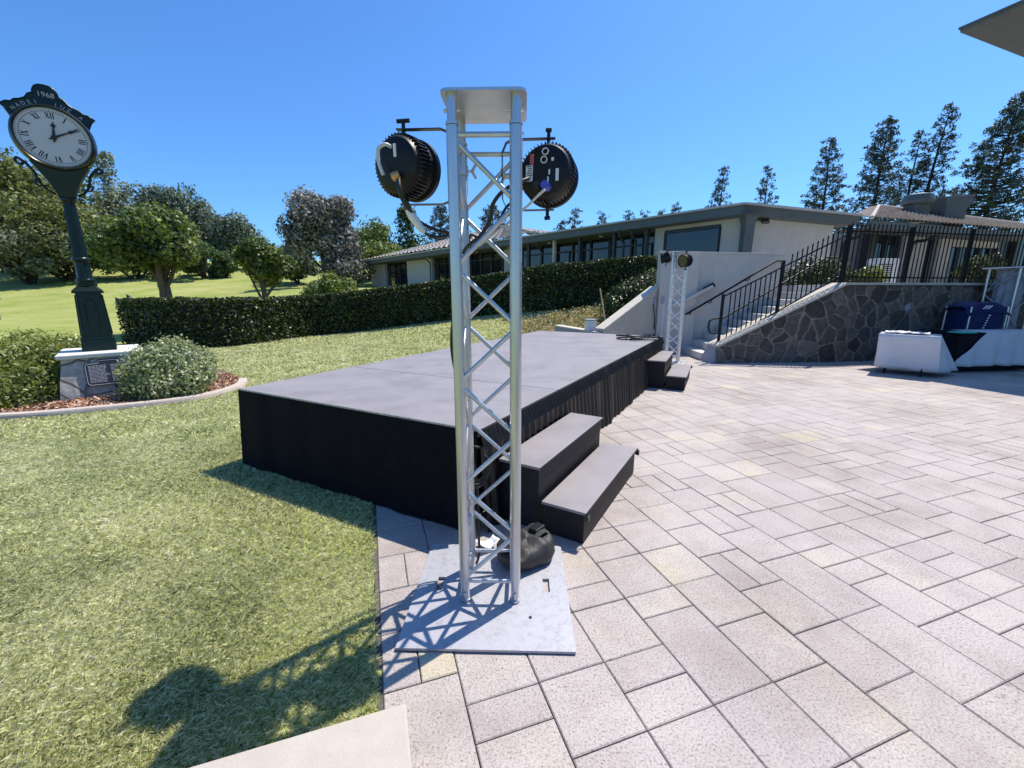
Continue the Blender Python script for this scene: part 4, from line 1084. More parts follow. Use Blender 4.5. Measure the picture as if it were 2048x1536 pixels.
for i, (u, v, Y, wp, m, lab, n, lf, c0, sh) in enumerate(specs):
    x, y, z, w = TR_(u, v, Y, wp); broadleaf('tree', lab, x, y, terr(x,y)-.3, z, w, M[m], n=n, leaf=lf*.8, crown0=c0, group='trees round the golf green', shape=sh, nb=26 if sh == 'round' else 44, seed=i*3+1)
for (u, v, Y, wp, lab, n) in ((878,408,55,95,'thin grey pine left of the front truss',150), (985,412,58,110,'thin grey pine seen between the front truss chords',150), (918,425,56,60,'slim grey pine hidden partly by the front truss',90)):
    x, y, z, w = TR_(u, v, Y, wp); pinetree('pine_tree', lab, x, y, terr(x,y)-1, z, w, n=n, group='pine trees on the skyline', seed=int(u), tuft=.75, density=22, crown0=.2)
for i, (u, v, Y, wp, lab) in enumerate(((1150,412,62,38,'small pine top above the roof right of the front truss'), (1204,424,62,16,'tiny pine tip over the long roof, leftmost of the small tips'), (1260,419,62,20,'tiny pine tip over the long roof, second of the small tips'), (1290,422,62,14,'tiny pine tip over the long roof, third of the small tips'), (1322,418,62,16,'tiny pine tip over the long roof, fourth of the small tips'), (1354,404,62,28,'small pine top above the roof left of the roof corner'), (1122,440,62,30,'low wispy pine top beside the right stage light'))):
    x, y, z, w = TR_(u, v, Y, wp*1.5); pinetree('pine_tree', lab, x, y, 1.5, z, w, n=70, group='pine trees on the skyline', seed=i+40, tuft=.7, density=20, crown0=.45)
for i, (u, v, Y, wp, lab, n, ln) in enumerate(((1447,328,48,78,'small conical pine left of the roof corner',150,0), (1537,328,48,66,'small conical pine just right of the roof corner',150,0), (1666,272,44,112,'broad open pine above the white end wall',260,0), (1786,226,42,132,'tall dense pine left of the roof vents',330,.6), (1848,254,43,84,'slender pine with curved top between two taller pines',150,.4), (1903,198,42,100,'tallest slim pine over the roof hood',230,.9), (2040,178,38,190,'large dark pine at the right edge of the picture',420,.5))):
    x, y, z, w = TR_(u, v, Y, wp); pinetree('pine_tree', lab, x-ln, y, 1.5, z, w, n=n, group='pine trees on the skyline', seed=i+60, tuft=.52, density=24, lean=ln, crown0=.2)
# ------------------------------------------------------------------ retaining walls, stairs, railings
Z3 = lambda z: Vector((0,0,z))
LW0 = Vector((1.05,10.3,0)); LW1 = Vector((2.05,9.5,0)); LW2 = Vector((3.62,10.62,0))
t = thing('low_wall', 'low white wall with painted-in grey shade and dark coping behind the far end of the stage', 'wall', tuple(LW1))
d = (LW0-LW1).normalized(); n = Vector((-d.y,d.x,0)); n = -n if n.y < 0 else n
MB().extrude([LW1+Z3(-.1), LW0+Z3(-.1), LW0+Z3(.66), LW1+Z3(.55)], n*.2).build('wall', M['lowwall'], t)  # white wall drawn grey, the shade of its face put into the colour
MB().extrude([LW1-n*.02-d*.02+Z3(.552), LW0-n*.02+Z3(.662), LW0-n*.02+Z3(.70), LW1-n*.02-d*.02+Z3(.59)], n*.25).build('coping', M['coping'], t, bevel=.01)
t = thing('sloping_wall', 'sloping white stucco wall with bounced light tinted in, rising from the low wall to the tall white wall', 'wall', tuple(LW1))
d = (LW2-LW1).normalized(); n = Vector((-d.y,d.x,0))
s0 = PL(1224,654,LW1,d); s1 = PL(1319,577,LW1,d)
MB().extrude([LW1+n*.003+Z3(-.1), LW2+Z3(-.1), Vector((LW2.x,LW2.y,s1.z)), Vector((LW1.x,LW1.y,.62))+n*.003], n*.22).build('wall', M['stucco2'], t)  # cream tint stands for warm light bounced onto the white wall
MB().extrude([LW1-n*.025+Z3(.622), Vector((LW2.x,LW2.y,s1.z+.002))-n*.025, Vector((LW2.x,LW2.y,s1.z+.062))-n*.025, LW1-n*.025+Z3(.682)], n*.28).build('coping', M['coping'], t, bevel=.012)

t = thing('stair_wall', 'tall white stucco wall beside the concrete stairs', 'wall', (3.62,10.62,0))
xr = D(1568,511,10.62).x; zt0 = D(1330,506,10.62).z; zt1 = D(1568,511,10.62).z; xp = D(1393,560,10.62).x
MB().extrude([(3.625,10.622,-.1),(xr,10.622,-.1),(xr,10.622,zt1),(3.625,10.622,zt0)], (0,.25,0)).build('wall', M['stucco'], t)
MB().extrude([(3.60,10.52,-.1),(xp,10.52,-.1),(xp,10.52,zt0-.03),(3.60,10.52,zt0-.03)], (0,.098,0)).build('pier', M['stucco'], t, bevel=.012)
MB().extrude([(3.58,10.60,zt0+.002),(xr+.03,10.60,zt1+.002),(xr+.03,10.60,zt1+.05),(3.58,10.60,zt0+.05)], (0,.29,0)).build('coping', M['stucco'], t, bevel=.01)
c0 = D(1345,613,10.5); c1 = D(1424,572,10.5)
MB().bar(c0, c1, .17, .075).build('sloping_ledge', M['stucco'], t, bevel=.012)
e = (c1-c0).normalized(); MB().tube([c1-e*.22+Z3(.01), c1+e*.05+Z3(.01)], [.055,.06], 12).build('ledge_cap', M['black'], t, smooth=40)

t = thing('staircase', 'concrete stairs climbing right between the white wall and the stone wall', 'stairs', (4.2,9.9,0))
st = mat('stair_concrete', (.50,.48,.45), (.58,.56,.53), scale=6, rough=.9, bump=.15, bscale=80)
for i in range(10):
    x0 = 4.22+.30*i
    MB().box((x0+(7.45-x0)/2, 9.96 if i > 1 else 9.93, .0825+.165*i), (7.45-x0, 1.24, .162)).build('step', st, t, bevel=.012)

SP0 = Vector((4.25,8.98,0)); SP1 = Vector((7.05,9.14,0)); SP2 = Vector((19,11.3,0))
def swall():
    t = thing('stone_wall', 'dark flagstone retaining wall with sloping end along the stairs', 'wall', tuple(SP0))
    ztop = 1.64; back = Vector((-.06,.30,0))
    front = [(SP0,0),(SP0+Vector((.14,.008,0)),.36),(SP1,ztop),(SP2,ztop)]
    mb = MB(); L = SP0+Vector((.14,.008,0))
    mb.hexa([SP0+Z3(-.05)-Vector((0,.05,0)), SP1+Z3(-.05)-Vector((0,.05,0)), SP1+back+Z3(-.05), SP0+back+Z3(-.05), L+Z3(.34), SP1+Z3(ztop), SP1+back+Z3(ztop), L+back+Z3(.34)])
    mb.hexa([SP1+Z3(-.05)-Vector((0,.05,0)), SP2+Z3(-.05)-Vector((0,.05,0)), SP2+back+Z3(-.05), SP1+back+Z3(-.05), SP1+Z3(ztop), SP2+Z3(ztop), SP2+back+Z3(ztop), SP1+back+Z3(ztop)])
    mb.build('wall_core', M['lowwall'], t)
    # split stone veneer: irregular flags standing proud of recessed mortar
    rs = np.random.default_rng(12); L1 = (SP1-L).length; L2 = 8.0; tot = L1+L2; sp = .30
    pts = []
    for i in range(int(tot/sp)+2):
        for j in range(7):
            if rs.random() < .16: continue
            pts.append(((i+.5*(j % 2))*sp+rs.normal()*.075, j*sp*.92+rs.normal()*.07))
    pts = np.array(pts); tone = rs.random(len(pts)); proud = rs.uniform(.010,.030,len(pts)); tilt = rs.normal(size=(len(pts),2))*.05
    du = .0215; ns = int(tot/du); nz_ = 74; S = np.linspace(0, tot, ns+1)
    V = []; F = []; TN = []; MO = []
    grid_d = np.zeros((ns+1, nz_+1)); own = np.zeros((ns+1, nz_+1), int); mort = np.zeros((ns+1, nz_+1))
    for i, s_ in enumerate(S):
        if s_ < L1: base = L.lerp(SP1, s_/L1); zt_ = .34+(ztop-.34)*s_/L1
        else: base = SP1.lerp(SP2, (s_-L1)/(SP2-SP1).length); zt_ = ztop
        zz_ = np.linspace(-.02, zt_-.004, nz_+1)
        wx = s_+.035*np.array([noise.noise(Vector((s_*5, z_*5, 2))) for z_ in zz_]); wz = zz_+.035*np.array([noise.noise(Vector((s_*5, z_*5, 9))) for z_ in zz_])
        near = np.abs(pts[:,0]-s_) < 1.0; P_ = pts[near]; idx = np.nonzero(near)[0]
        dd = np.sqrt((P_[:,0][None]-wx[:,None])**2+(P_[:,1][None]-wz[:,None])**2); o_ = np.argsort(dd, axis=1)[:, :2]
        d1 = np.take_along_axis(dd, o_[:, :1], 1)[:, 0]; d2 = np.take_along_axis(dd, o_[:, 1:2], 1)[:, 0]; ow = idx[o_[:, 0]]
        edge = (d2-d1)/2; f_ = np.clip((edge-.008)/.022, 0, 1)
        out = f_*(proud[ow]+tilt[ow,0]*(wx-pts[ow,0])+tilt[ow,1]*(wz-pts[ow,1]))+.006
        own[i] = ow; mort[i] = edge < .0125
        for z_, o__ in zip(zz_, out):
            V.append((base.x, base.y-.05*(1-max(0,z_)/ztop)-o__, z_))
    for i in range(ns):
        for j in range(nz_):
            F.append((i*(nz_+1)+j, (i+1)*(nz_+1)+j, (i+1)*(nz_+1)+j+1, i*(nz_+1)+j+1)); TN.append(tone[own[i,j]]); MO.append(float(mort[i,j]))
    me = bpy.data.meshes.new('stone_veneer'); off_ = t.location
    me.from_pydata([(x-off_.x, y-off_.y, z-off_.z) for x, y, z in V], [], F); me.shade_smooth(); me.set_sharp_from_angle(angle=R(50))
    for nm_, dat in (('tone', TN), ('mortar', MO)):
        at_ = me.attributes.new(nm_, 'FLOAT', 'FACE'); at_.data.foreach_set('value', dat)
    me.materials.append(M['wallstone']); vo = bpy.data.objects.new('stone_veneer', me); COL.objects.link(vo); vo.parent = t
    c = MB(); o = Vector((0,-.075,0))
    c.hexa([L+o+Z3(.342), SP1+o+Z3(ztop+.002), SP1+back+Z3(ztop+.002), L+back+Z3(.342), L+o+Z3(.39), SP1+o+Z3(ztop+.05), SP1+back+Z3(ztop+.05), L+back+Z3(.39)])
    c.hexa([SP1+o+Z3(ztop+.002), SP2+o+Z3(ztop+.002), SP2+back+Z3(ztop+.002), SP1+back+Z3(ztop+.002), SP1+o+Z3(ztop+.05), SP2+o+Z3(ztop+.05), SP2+back+Z3(ztop+.05), SP1+back+Z3(ztop+.05)])
    c.build('coping', M['coping'], t)
swall()
RD = (SP1-SP0).normalized(); RO = SP0+Vector((0,.14,0))
def RP(u, v): return PL(u, v, RO, RD)
def stair_rail():
    t = thing('stair_railing', 'black wrought iron stair railing on the sloping end of the stone wall', 'railing', tuple(RP(1436,694)))
    b0 = RP(1442,686); b1 = RP(1682,551); t0 = RP(1447,593); t1 = RP(1702,466)
    MB().bar(RP(1435,699), RP(1447,588), .05, .05, (1,0,0)).build('post', M['iron'], t, bevel=.004)
    MB().bar(RP(1554,627), RP(1566,524), .045, .045, (1,0,0)).build('post', M['iron'], t, bevel=.004)
    MB().bar(t0, t1, .045, .025).build('top_rail', M['iron'], t); MB().bar(b0, b1, .03, .022).build('bottom_rail', M['iron'], t)
    hr = [RP(1437,668), RP(1424,667), RP(1421,656), RP(1423,643), RP(1432,638), RP(1451,637), RP(1660,514), RP(1686,515)]
    MB().tube([p-Vector((0,-.10,0)) for p in hr], .02, 8).build('handrail', M['iron'], t, smooth=50)
    N_ = 24
    for k in range(1, N_):
        f = k/N_; x = b0.x+(b1.x-b0.x)*f; lo = b0.lerp(b1, f); ft = (x-t0.x)/(t1.x-t0.x); up = t0.lerp(t1, ft); up = Vector((lo.x, lo.y, up.z))
        if abs(f-.5) < .02: continue
        spear = f > .5
        mb = MB()
        if spear:
            mb.bar(lo, up+Z3(.12), .018, .018, (1,0,0)); mb.lathe([(.008,0),(.02,.02),(.002,.075)], 6, c=up+Z3(.12))
        else:
            mb.bar(lo, up, .018, .018, (1,0,0))
            if k % 2: mb.lathe([(.010,-.03),(.026,0),(.010,.03)], 8, c=lo.lerp(up, .42 if k % 4 == 1 else .62))
        mb.build('spear_picket' if spear else 'baluster', M['iron'], t)
stair_rail()
t = thing('wall_handrail', 'black handrail fixed to the tall white wall above the stairs', 'handrail', tuple(D(1371,629,10.5)))
q = [D(1371,629,10.44), D(1449,583.5,10.44), D(1553,521.5,10.44), D(1569,521.5,10.44)]
MB().tube(q, .024, 8).build('rail', M['iron'], t, smooth=50)
for u, v in ((1382,623),(1424,599),(1500,553.5)):
    p = D(u, v, 10.44); MB().tube([p, p+Vector((0,.02,-.07)), Vector((p.x,10.62,p.z-.09))], .012, 6).build('bracket', M['iron'], t, smooth=50)
MB().bar(q[3]+Z3(-.9), q[3], .04, .04, (1,0,0)).build('end_post', M['iron'], t)

def fence():
    FD = (SP2-SP1).normalized(); o = SP1+Vector((0,.15,0)); t = thing('iron_fence', 'black iron fence with spear tipped pickets on top of the stone wall', 'fence', tuple(o+Z3(1.69)))
    Lh = 7.2; zb, zt_ = 1.80, 2.74
    for s in (.02, 1.62, 3.28, 5.0, 6.8):
        p = o+FD*s; MB().box(p+Z3((1.69+2.86)/2), (.065,.065,1.17), rz=math.atan2(FD.y,FD.x)).build('post', M['iron'], t, bevel=.004)
    for z in (zb, zt_): MB().bar(o+Z3(z), o+FD*Lh+Z3(z), .03, .03).build('rail', M['iron'], t)
    nP = 66
    for k in range(nP):
        s = .09+k*(Lh-.1)/nP; p = o+FD*s
        if min(abs(s-q) for q in (.02,1.62,3.28,5.0,6.8)) < .05: continue
        mb = MB(); mb.bar(p+Z3(1.70), p+Z3(2.84), .016, .016, (1,0,0)); mb.lathe([(.008,0),(.019,.02),(.002,.075)], 6, c=p+Z3(2.84))
        mb.build('picket', M['iron'], t)
fence()
# terrace
mb = MB(); mb.prism([(7.1,9.44),(22,12.2),(26,30),(4.4,19),(4.2,13.2),(3.7,10.88),(7.1,10.88)], 1.2, 1.645)
struct('terrace', mb, st)
shrub('shrub', 'dark bushy shrub on the terrace behind the stair railing', 'shrub', [B3(1600,560,11.9,.5), B3(1640,560,11.9,.48), B3(1680,562,11.9,.45), B3(1620,540,12.1,.4), B3(1660,540,12.1,.4), B3(1590,585,11.6,.38), B3(1650,590,11.6,.38)], 8000, .07, M['hedge'], (7.6,11.8,1.5))
shrub('shrub', 'small yellow green shrub behind the first post of the iron fence', 'shrub', [B3(1742,548,11.4,.26), B3(1728,555,11.4,.22), B3(1755,555,11.5,.2)], 2500, .06, M['bushl'], (9.2,11.4,1.645))
shrub('shrub', 'dark bushy plant on the terrace behind the right part of the iron fence', 'shrub', [B3(1950,530,13.2,.34), B3(1980,525,13.4,.32), B3(1930,545,13.2,.26), B3(1965,550,13.2,.32)], 4000, .07, M['hedge'], (14.6,13.2,1.645))
p = D(1764,533,12.2); t = thing('air_conditioner', 'white air conditioning unit on the terrace behind the iron fence', 'air conditioner', (p.x,p.y,1.645))
MB().box((p.x,p.y,2.03), (.62,.35,.70)).build('casing', M['whiteplastic'], t, bevel=.02)
mb = MB()
for k in range(9): mb.box((p.x-.05, p.y-.178, 1.78+k*.055), (.42,.008,.02))
mb.build('grille', M['black'], t)

# ------------------------------------------------------------------ club house
C0 = D(1488,409,14.0); zE = C0.z
def solveY(u, v, z):
    r = ray(u, v); return (z-CH)/r[2]*r[1]
Y1 = solveY(735,521.5,zE); E1 = D(735,521.5,Y1)
DA = Vector((E1.x-C0.x, E1.y-C0.y, 0)); LA = DA.length; DA.normalize(); NA = Vector((DA.y,-DA.x,0)); NA = NA if NA.x > 0 else -NA    # into the building
DB = Vector((1,.25,0)).normalized(); NB = Vector((-DB.y,DB.x,0))
house = thing('club_house', 'long low white building with dark windows and overhanging grey roof', 'building', (C0.x,C0.y,1.645))
def A_(u, v, off=0.0): return PL(u, v, C0+NA*off, DA)
def B_(u, v, off=0.0): return PL(u, v, C0+NB*off, DB)
def sA(u, off): q = A_(u, 500, off); return (q-(C0+NA*off)).dot(DA)
def wallA(s0, s1, z0, z1, off, th, name, m, parent=house, bevel=0):
    p = C0+NA*off; a = p+DA*s0; b = p+DA*s1; a.z = b.z = 0
    return MB().extrude([a+Z3(z0), b+Z3(z0), b+Z3(z1), a+Z3(z1)], NA*th).build(name, m, parent, bevel=bevel)
ZF = zE-.30
# roof: flat slab with fascia and soffit
e0 = Vector((C0.x,C0.y,0)); e1 = e0+DA*(LA+.6)
B1_ = B_(1720,432); B1f = Vector((B1_.x,B1_.y,0))
roofpoly = [e0, e1, e1+NA*14, e0+NA*9+DB*5, B1f+NB*6, B1f]
zz = [zE,zE,zE,zE,B1_.z,B1_.z]
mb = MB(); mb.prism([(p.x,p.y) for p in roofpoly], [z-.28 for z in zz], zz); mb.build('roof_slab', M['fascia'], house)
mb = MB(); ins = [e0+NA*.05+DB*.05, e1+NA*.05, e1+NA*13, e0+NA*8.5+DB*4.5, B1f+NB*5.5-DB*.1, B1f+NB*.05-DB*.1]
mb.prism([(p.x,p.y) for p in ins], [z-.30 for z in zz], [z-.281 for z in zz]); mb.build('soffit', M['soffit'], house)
mb = MB(); mb.bar(e0+Z3(zE+.03)-NA*.02, e1+Z3(zE+.03)-NA*.02, .14, .06); mb.bar(e0+Z3(zE+.03)-NB*.02, B1f+Z3(B1_.z+.03)-NB*.02, .14, .06); mb.build('roof_edge', M['flatroof'], house)
OW = 1.25
wallA(sA(1306,OW), LA-.6, 1.5, ZF+.02, OW+.15, .1, 'window_wall', M['glass'])
for k in range(26):
    s = sA(1306,OW)+ (LA-.6-sA(1306,OW))*k/25; p = C0+NA*(OW+.10)+DA*s; MB().box((p.x,p.y,(1.5+ZF)/2), (.09,.06,ZF-1.5), rz=math.atan2(DA.y,DA.x)).build('mullion', M['darktrim'], house)
for z in (1.75, ZF-.45): 
    pa = C0+NA*(OW+.1)+DA*sA(1306,OW); pb = C0+NA*(OW+.1)+DA*(LA-.6); MB().bar(Vector((pa.x,pa.y,z)), Vector((pb.x,pb.y,z)), .05, .066).build('transom', M['darktrim'], house)
for (u0, u1) in ((738,767),(812,862),(1008,1034)):
    wallA(sA(u1,OW-.1), sA(u0,OW-.1), 1.4, ZF+.01, OW-.1, .3, 'wall_pier', M['stucco'])
wallA(sA(767,OW-.05), sA(763,OW-.05), 1.4, ZF+.01, OW-.05, .3, 'wall_pier', M['lowwall'])
for u, m in ((1109,'coping'),(1292,'bronze'),(1160,'bronze'),(1228,'bronze'),(1058,'bronze'),(900,'bronze')):
    s = sA(u, .35); p = C0+NA*.35+DA*s; MB().box((p.x,p.y,(1.5+ZF)/2), (.14,.14,ZF-1.5), rz=math.atan2(DA.y,DA.x)).build('column', M[m], house)
for u in (1075,1238,852,1262):          # gutters' downspout elbows under the eave
    s = sA(u, .12); p = C0+NA*.1+DA*s; p.z = 0
    MB().tube(curve([p+Z3(ZF), p+Z3(ZF-.15), p+NA*.25+Z3(ZF-.38), p+NA*.3+Z3(ZF-.55), p+NA*.3+Z3(1.6)], 3), .05, 8).build('downspout', M['bronze'], house, smooth=50)
for k in range(7):
    p = C0+NA*.7+DA*(3+k*3.3); MB().lathe([(.09,ZF-.05),(.09,ZF+.02)], 12, c=Vector((p.x,p.y,0))).build('downlight', M['whiteplastic'], house)
# end bay with the framed window
sw0, sw1 = .25, sA(1308,.5)
w0, w1 = sA(1437,.5), sA(1327,.5)
zw0 = 1.85; zw1 = A_(1437,452,.5).z
wallA(sw0, w0, 1.4, ZF+.01, .5, .25, 'wall_panel', M['stucco2']); wallA(w1, sw1, 1.4, ZF+.01, .5, .25, 'wall_panel', M['stucco2'])
wallA(w0+.001, w1-.001, zw1, ZF+.01, .503, .24, 'wall_panel', M['stucco2']); wallA(w0+.001, w1-.001, 1.4, zw0, .503, .24, 'wall_panel', M['stucco2'])
wf = MB(); p_ = C0+NA*.56
def WF(s, z): q = p_+DA*s; return Vector((q.x,q.y,z))
for (a_, b_) in ((WF(w0,zw0),WF(w0,zw1)),(WF(w1,zw0),WF(w1,zw1)),(WF(w0,zw0),WF(w1,zw0)),(WF(w0,zw1),WF(w1,zw1))): wf.bar(a_, b_, .12, .12, (0,0,1) if abs(a_.z-b_.z) < .1 else (1,0,0))
win = wf.build('window', M['darktrim'], house)
MB().extrude([WF(w0,zw0), WF(w1,zw0), WF(w1,zw1), WF(w0,zw1)], NA*.02).build('pane', M['glass'], win)
# corner bracket post
p = C0+NA*.15+DB*.15
mb = MB(); rows = []
for z, w in ((1.6,.13),(3.55,.15),(3.8,.2),(zE-.3,.36)): rows.append([p+Vector((a*w,b*w,0))-Vector((0,0,p.z))+Z3(z) for a, b in ((-1,-1),(1,-1),(1,1),(-1,1),(-1,-1))])
mb.grid(rows).build('corner_post', M['fascia'], house)
# right hand front
def wallB(u0, u1, z0, z1, off, th, name, m):
    a = B_(u0, 500, off); b = B_(u1, 500, off); a.z = b.z = 0
    zz1 = z1 if hasattr(z1, '__len__') else (z1, z1)
    return MB().extrude([a+Z3(z0), b+Z3(z0), b+Z3(zz1[1]), a+Z3(zz1[0])], NB*th).build(name, m, house)
zb1 = B1_.z-.29
wallB(1496,1660,1.4,(ZF-.02, ZF+(zb1-ZF)*.72),.35,.25,'wall_panel',M['stucco'])
wallB(1660,1745,1.4,zb1-.05,1.6,.2,'wall_panel',M['lowwall'])
lp = B_(1522,440,.30); mb = MB(); mb.box(lp+Vector((0,-.05,.02)), (.34,.22,.10)); mb.box(lp+Vector((.05,-.16,-.07)), (.22,.16,.10), M=Matrix.Rotation(.5,3,'X')); mb.build('wall_lamp', M['blackmetal'], house, bevel=.015)
# right wing: lower eave with clay tiled hip roof
def B2(u, v, off=0.0): return PL(u, v, B_(1737,441)+NB*off, DB)
f0 = B2(1737,441); f1 = B2(2075,468)
MB().bar(f0+Z3(-.10), f1+Z3(-.10), .12, .22).build('fascia', M['fascia'], house)
MB().extrude([f0+NB*.07+Z3(-.2), f1+NB*.07+Z3(-.2), f1+NB*1.4+Z3(-.2), f0+NB*1.4+Z3(-.2)], (0,0,.02)).build('soffit', M['soffit'], house)
def tileroof(p00, p10, p11, p01, nu, nv, name, amp=.05):
    rows = []; up = (p10-p00).cross(p01-p00).normalized()
    if up.z < 0: up = -up
    for j in range(nv):
        for e in (0, 1):
            v = (j+e*.98)/nv; r = []
            for i in range(nu*6+1):
                u = i/(nu*6); a = p00.lerp(p10, u); b = p01.lerp(p11, u); p = a.lerp(b, v)
                r.append(p+up*(amp*abs(math.sin(u*nu*math.pi))+(.06 if e == 0 else .0)))
            rows.append(r)
    return MB().grid(rows).build(name, M['rooftile'], house)
r0 = D(1757,414,f0.y+4.6); r1 = D(2085,455,f1.y+4.6)
tileroof(f0-NB*.1+Z3(.03), f1-NB*.1+Z3(.03), r1, r0, 44, 12, 'tiled_roof', .05)
hb = D(1708,434,f0.y+4.5); tileroof(hb+Z3(.03), f0-NB*.1+Z3(.03), r0, r0+NB*.3, 18, 12, 'tiled_roof')
MB().tube([f0-NB*.1+Z3(.08), r0+Z3(.05)], .07, 8).build('ridge_tiles', M['rooftile'], house); MB().tube([r0+Z3(.05), r1+Z3(.05)], .07, 8).build('ridge_tiles', M['rooftile'], house)
wz = f0.z-.19
def wallC(u0, u1, z0, z1, off, th, name, m):
    a = B2(u0, 500, off); b = B2(u1, 500, off); a.z = b.z = 0
    return MB().extrude([a+Z3(z0), b+Z3(z0), b+Z3(z1), a+Z3(z1)], NB*th).build(name, m, house)
wallC(1737,2090,1.5,wz,1.30,.1,'window_wall',M['glass'])
for (u0, u1, z0, z1, m) in ((1737,1752,1.5,wz,'bronze'),(1806,1852,1.5,wz,'stucco'),(1876,1902,1.5,wz,'stucco'),(1902,1996,wz-.42,wz,'stucco'),(1996,2012,1.5,wz,'bronze'),(1752,1806,1.5,1.95,'lowwall'),(2030,2040,1.5,wz,'bronze')):  # low grey panel: shade below the eave put into a darker wall colour
    wallC(u0, u1, z0, z1, 1.12, .17, 'wall_panel', M[m])
for u in (1770,1788,1860,1920,1940,1960,1980,2024):
    q = B2(u, 500, 1.24); MB().box((q.x,q.y,(1.5+wz)/2), (.07,.06,wz-1.5), rz=math.atan2(DB.y,DB.x)).build('mullion', M['darktrim'], house)
for u in (1742,1884):
    q = B2(u, 470, .1); q.z = 0; MB().tube(curve([q+Z3(wz+.1), q+Z3(wz-.05), q+NB*.5+Z3(wz-.3), q+NB*.9+Z3(wz-.45), q+NB*.95+Z3(1.6)], 3), .06, 8).build('downspout', M['bronze'], house, smooth=50)
# roof vents
q = D(1828,440,19.0); mb = MB(); rows = []
mb.box((q.x,q.y,q.z+.25), (.62,.6,.75)); mb.lathe([(.30,.58),(.54,.62),(.56,.75),(.48,.98),(.2,1.05)], 20, c=q); mb.build('roof_vent', M['vent'], house, bevel=.02)
q = D(1906,452,18.5); mb = MB(); mb.extrude([q+Vector((-.42,0,-.3)), q+Vector((.44,0,-.3)), q+Vector((.42,0,.65)), q+Vector((.62,0,.95)), q+Vector((.66,0,1.22)), q+Vector((-.50,0,1.16)), q+Vector((-.46,0,.7))], (0,.9,0)); mb.build('roof_vent', M['vent'], house, bevel=.02)
# left hip roof over the far end of the long wing
hL0 = Vector((C0.x,C0.y,zE))+DA*(LA+.6); hL1 = Vector((C0.x,C0.y,zE))+DA*sA(1068,0); ap = D(985,460,(hL0.y+hL1.y)/2+4.5)
apr = ap-DA*2.0; apl = ap+DA*2.0
tileroof(hL0-NA*.1+Z3(.05), hL1-NA*.1+Z3(.05), apr, apl, 34, 12, 'tiled_roof', .07)
tileroof(hL1-NA*.1+Z3(.05), hL1+NA*11+Z3(.05), apr+NA*.1, apr, 20, 12, 'tiled_roof', .07)
MB().tube([hL1+Z3(.12), apr+Z3(.08)], .13, 8).build('ridge_tiles', M['rooftile'], house); MB().tube([apl+Z3(.08), apr+Z3(.08)], .13, 8).build('ridge_tiles', M['rooftile'], house)
# long low roof light set back on the flat roof
sk0 = C0+NA*3.2+DA*sA(1300,3.2); sk1 = C0+NA*3.2+DA*sA(1112,3.2); sk0.z = sk1.z = zE
MB().extrude([sk0, sk1, sk1+Z3(.45), sk0+Z3(.28)], NA*2).build('roof_light', M['flatroof'], house, bevel=.03)
MB().box(sk0.lerp(sk1,.33)+Z3(.3)-NA*.3, (.8,.5,.5)).build('roof_fan', M['vent'], house, bevel=.03)

# ------------------------------------------------------------------ small things round the stairs
t = thing('utility_post', 'white utility post with grey outlet boxes left of the distant truss', 'post', tuple(G(1317,703)))
pb = G(1318,704); MB().box(pb+Z3(.62), (.09,.09,1.24), rz=-.5).build('post', M['whiteplastic'], t, bevel=.008)
for (u, v) in ((1306,602),(1323,600)):
    q = D(u, v, pb.y-.02); MB().box(q, (.14,.09,.17), rz=-.4).build('outlet_box', M['lowwall'], t, bevel=.01)
MB().bar(D(1306,596,pb.y), D(1323,594,pb.y), .04, .04).build('arm', M['lowwall'], t)
cable('power_cable', 'black cable hanging from the outlet box on the white utility post', [D(1307,608,pb.y-.08), D(1309,640,pb.y-.1), D(1306,672,pb.y-.1), D(1300,676,8.6)], .012)
a1 = D(1200,577,10.4); a0 = D(1214,654,10.0); o = MB().tube([a0-Z3(.1), a1], .022, 6).build('wooden_stake', M['wood'], smooth=50); tag(o, 'thin wooden stake leaning by the low wall behind the stage', 'stake')
t = thing('garden_light', 'small pale box light on the end of the low wall', 'garden light', tuple(LW1+Z3(.6)))
q = LW1+(LW0-LW1).normalized()*.42+Vector((.1,.05,.60)); MB().box(q+Z3(.13), (.22,.16,.24), rz=.3).build('box', M['whiteplastic'], t, bevel=.01); MB().box(q+Z3(.265), (.26,.2,.025), rz=.3).build('lid', M['lowwall'], t, bevel=.006)

# ------------------------------------------------------------------ tables at the right
def cloth_mesh(top, bot, z1, amp, seed):
    """cloth over a table: quad of top corners, quad of hem corners (x, y, z), rippled"""
    n = len(top); cols = []; d = 0; cen = sum((Vector(c) for c in top), Vector((0,0,0)))/n
    for i in range(n):
        a, b, p, q = Vector(top[i]), Vector(top[(i+1) % n]), Vector(bot[i]), Vector(bot[(i+1) % n]); k = max(4, int((q-p).length/.03))
        nr = Vector(((b-a).y, -(b-a).x, 0)).normalized()
        if nr.dot((a+b)/2-cen) < 0: nr = -nr
        for j in range(k): cols.append((a.lerp(b, j/k), p.lerp(q, j/k), nr, math.sin(math.pi*j/k)))
    cols.append(cols[0]); rows = []
    for g in range(10):
        f = g/9; r = []
        for i, (t_, b_, nr, e) in enumerate(cols):
            s_ = (i % (len(cols)-1))*.03
            w = amp*f*e*(math.sin(s_*12+2*noise.noise(Vector((s_*2,seed,0))))+.8*noise.noise(Vector((s_*5,f*2,seed))))
            p = Vector((t_[0],t_[1],z1)).lerp(b_, f)+nr*w; p.z += .03*f*noise.noise(Vector((s_*1.7,seed+3,0))); r.append(p)
        rows.append(r)
    mb = MB().grid(rows); mb.add([Vector((p[0],p[1],z1)) for p in top], [(0,1,2,3)]); return mb
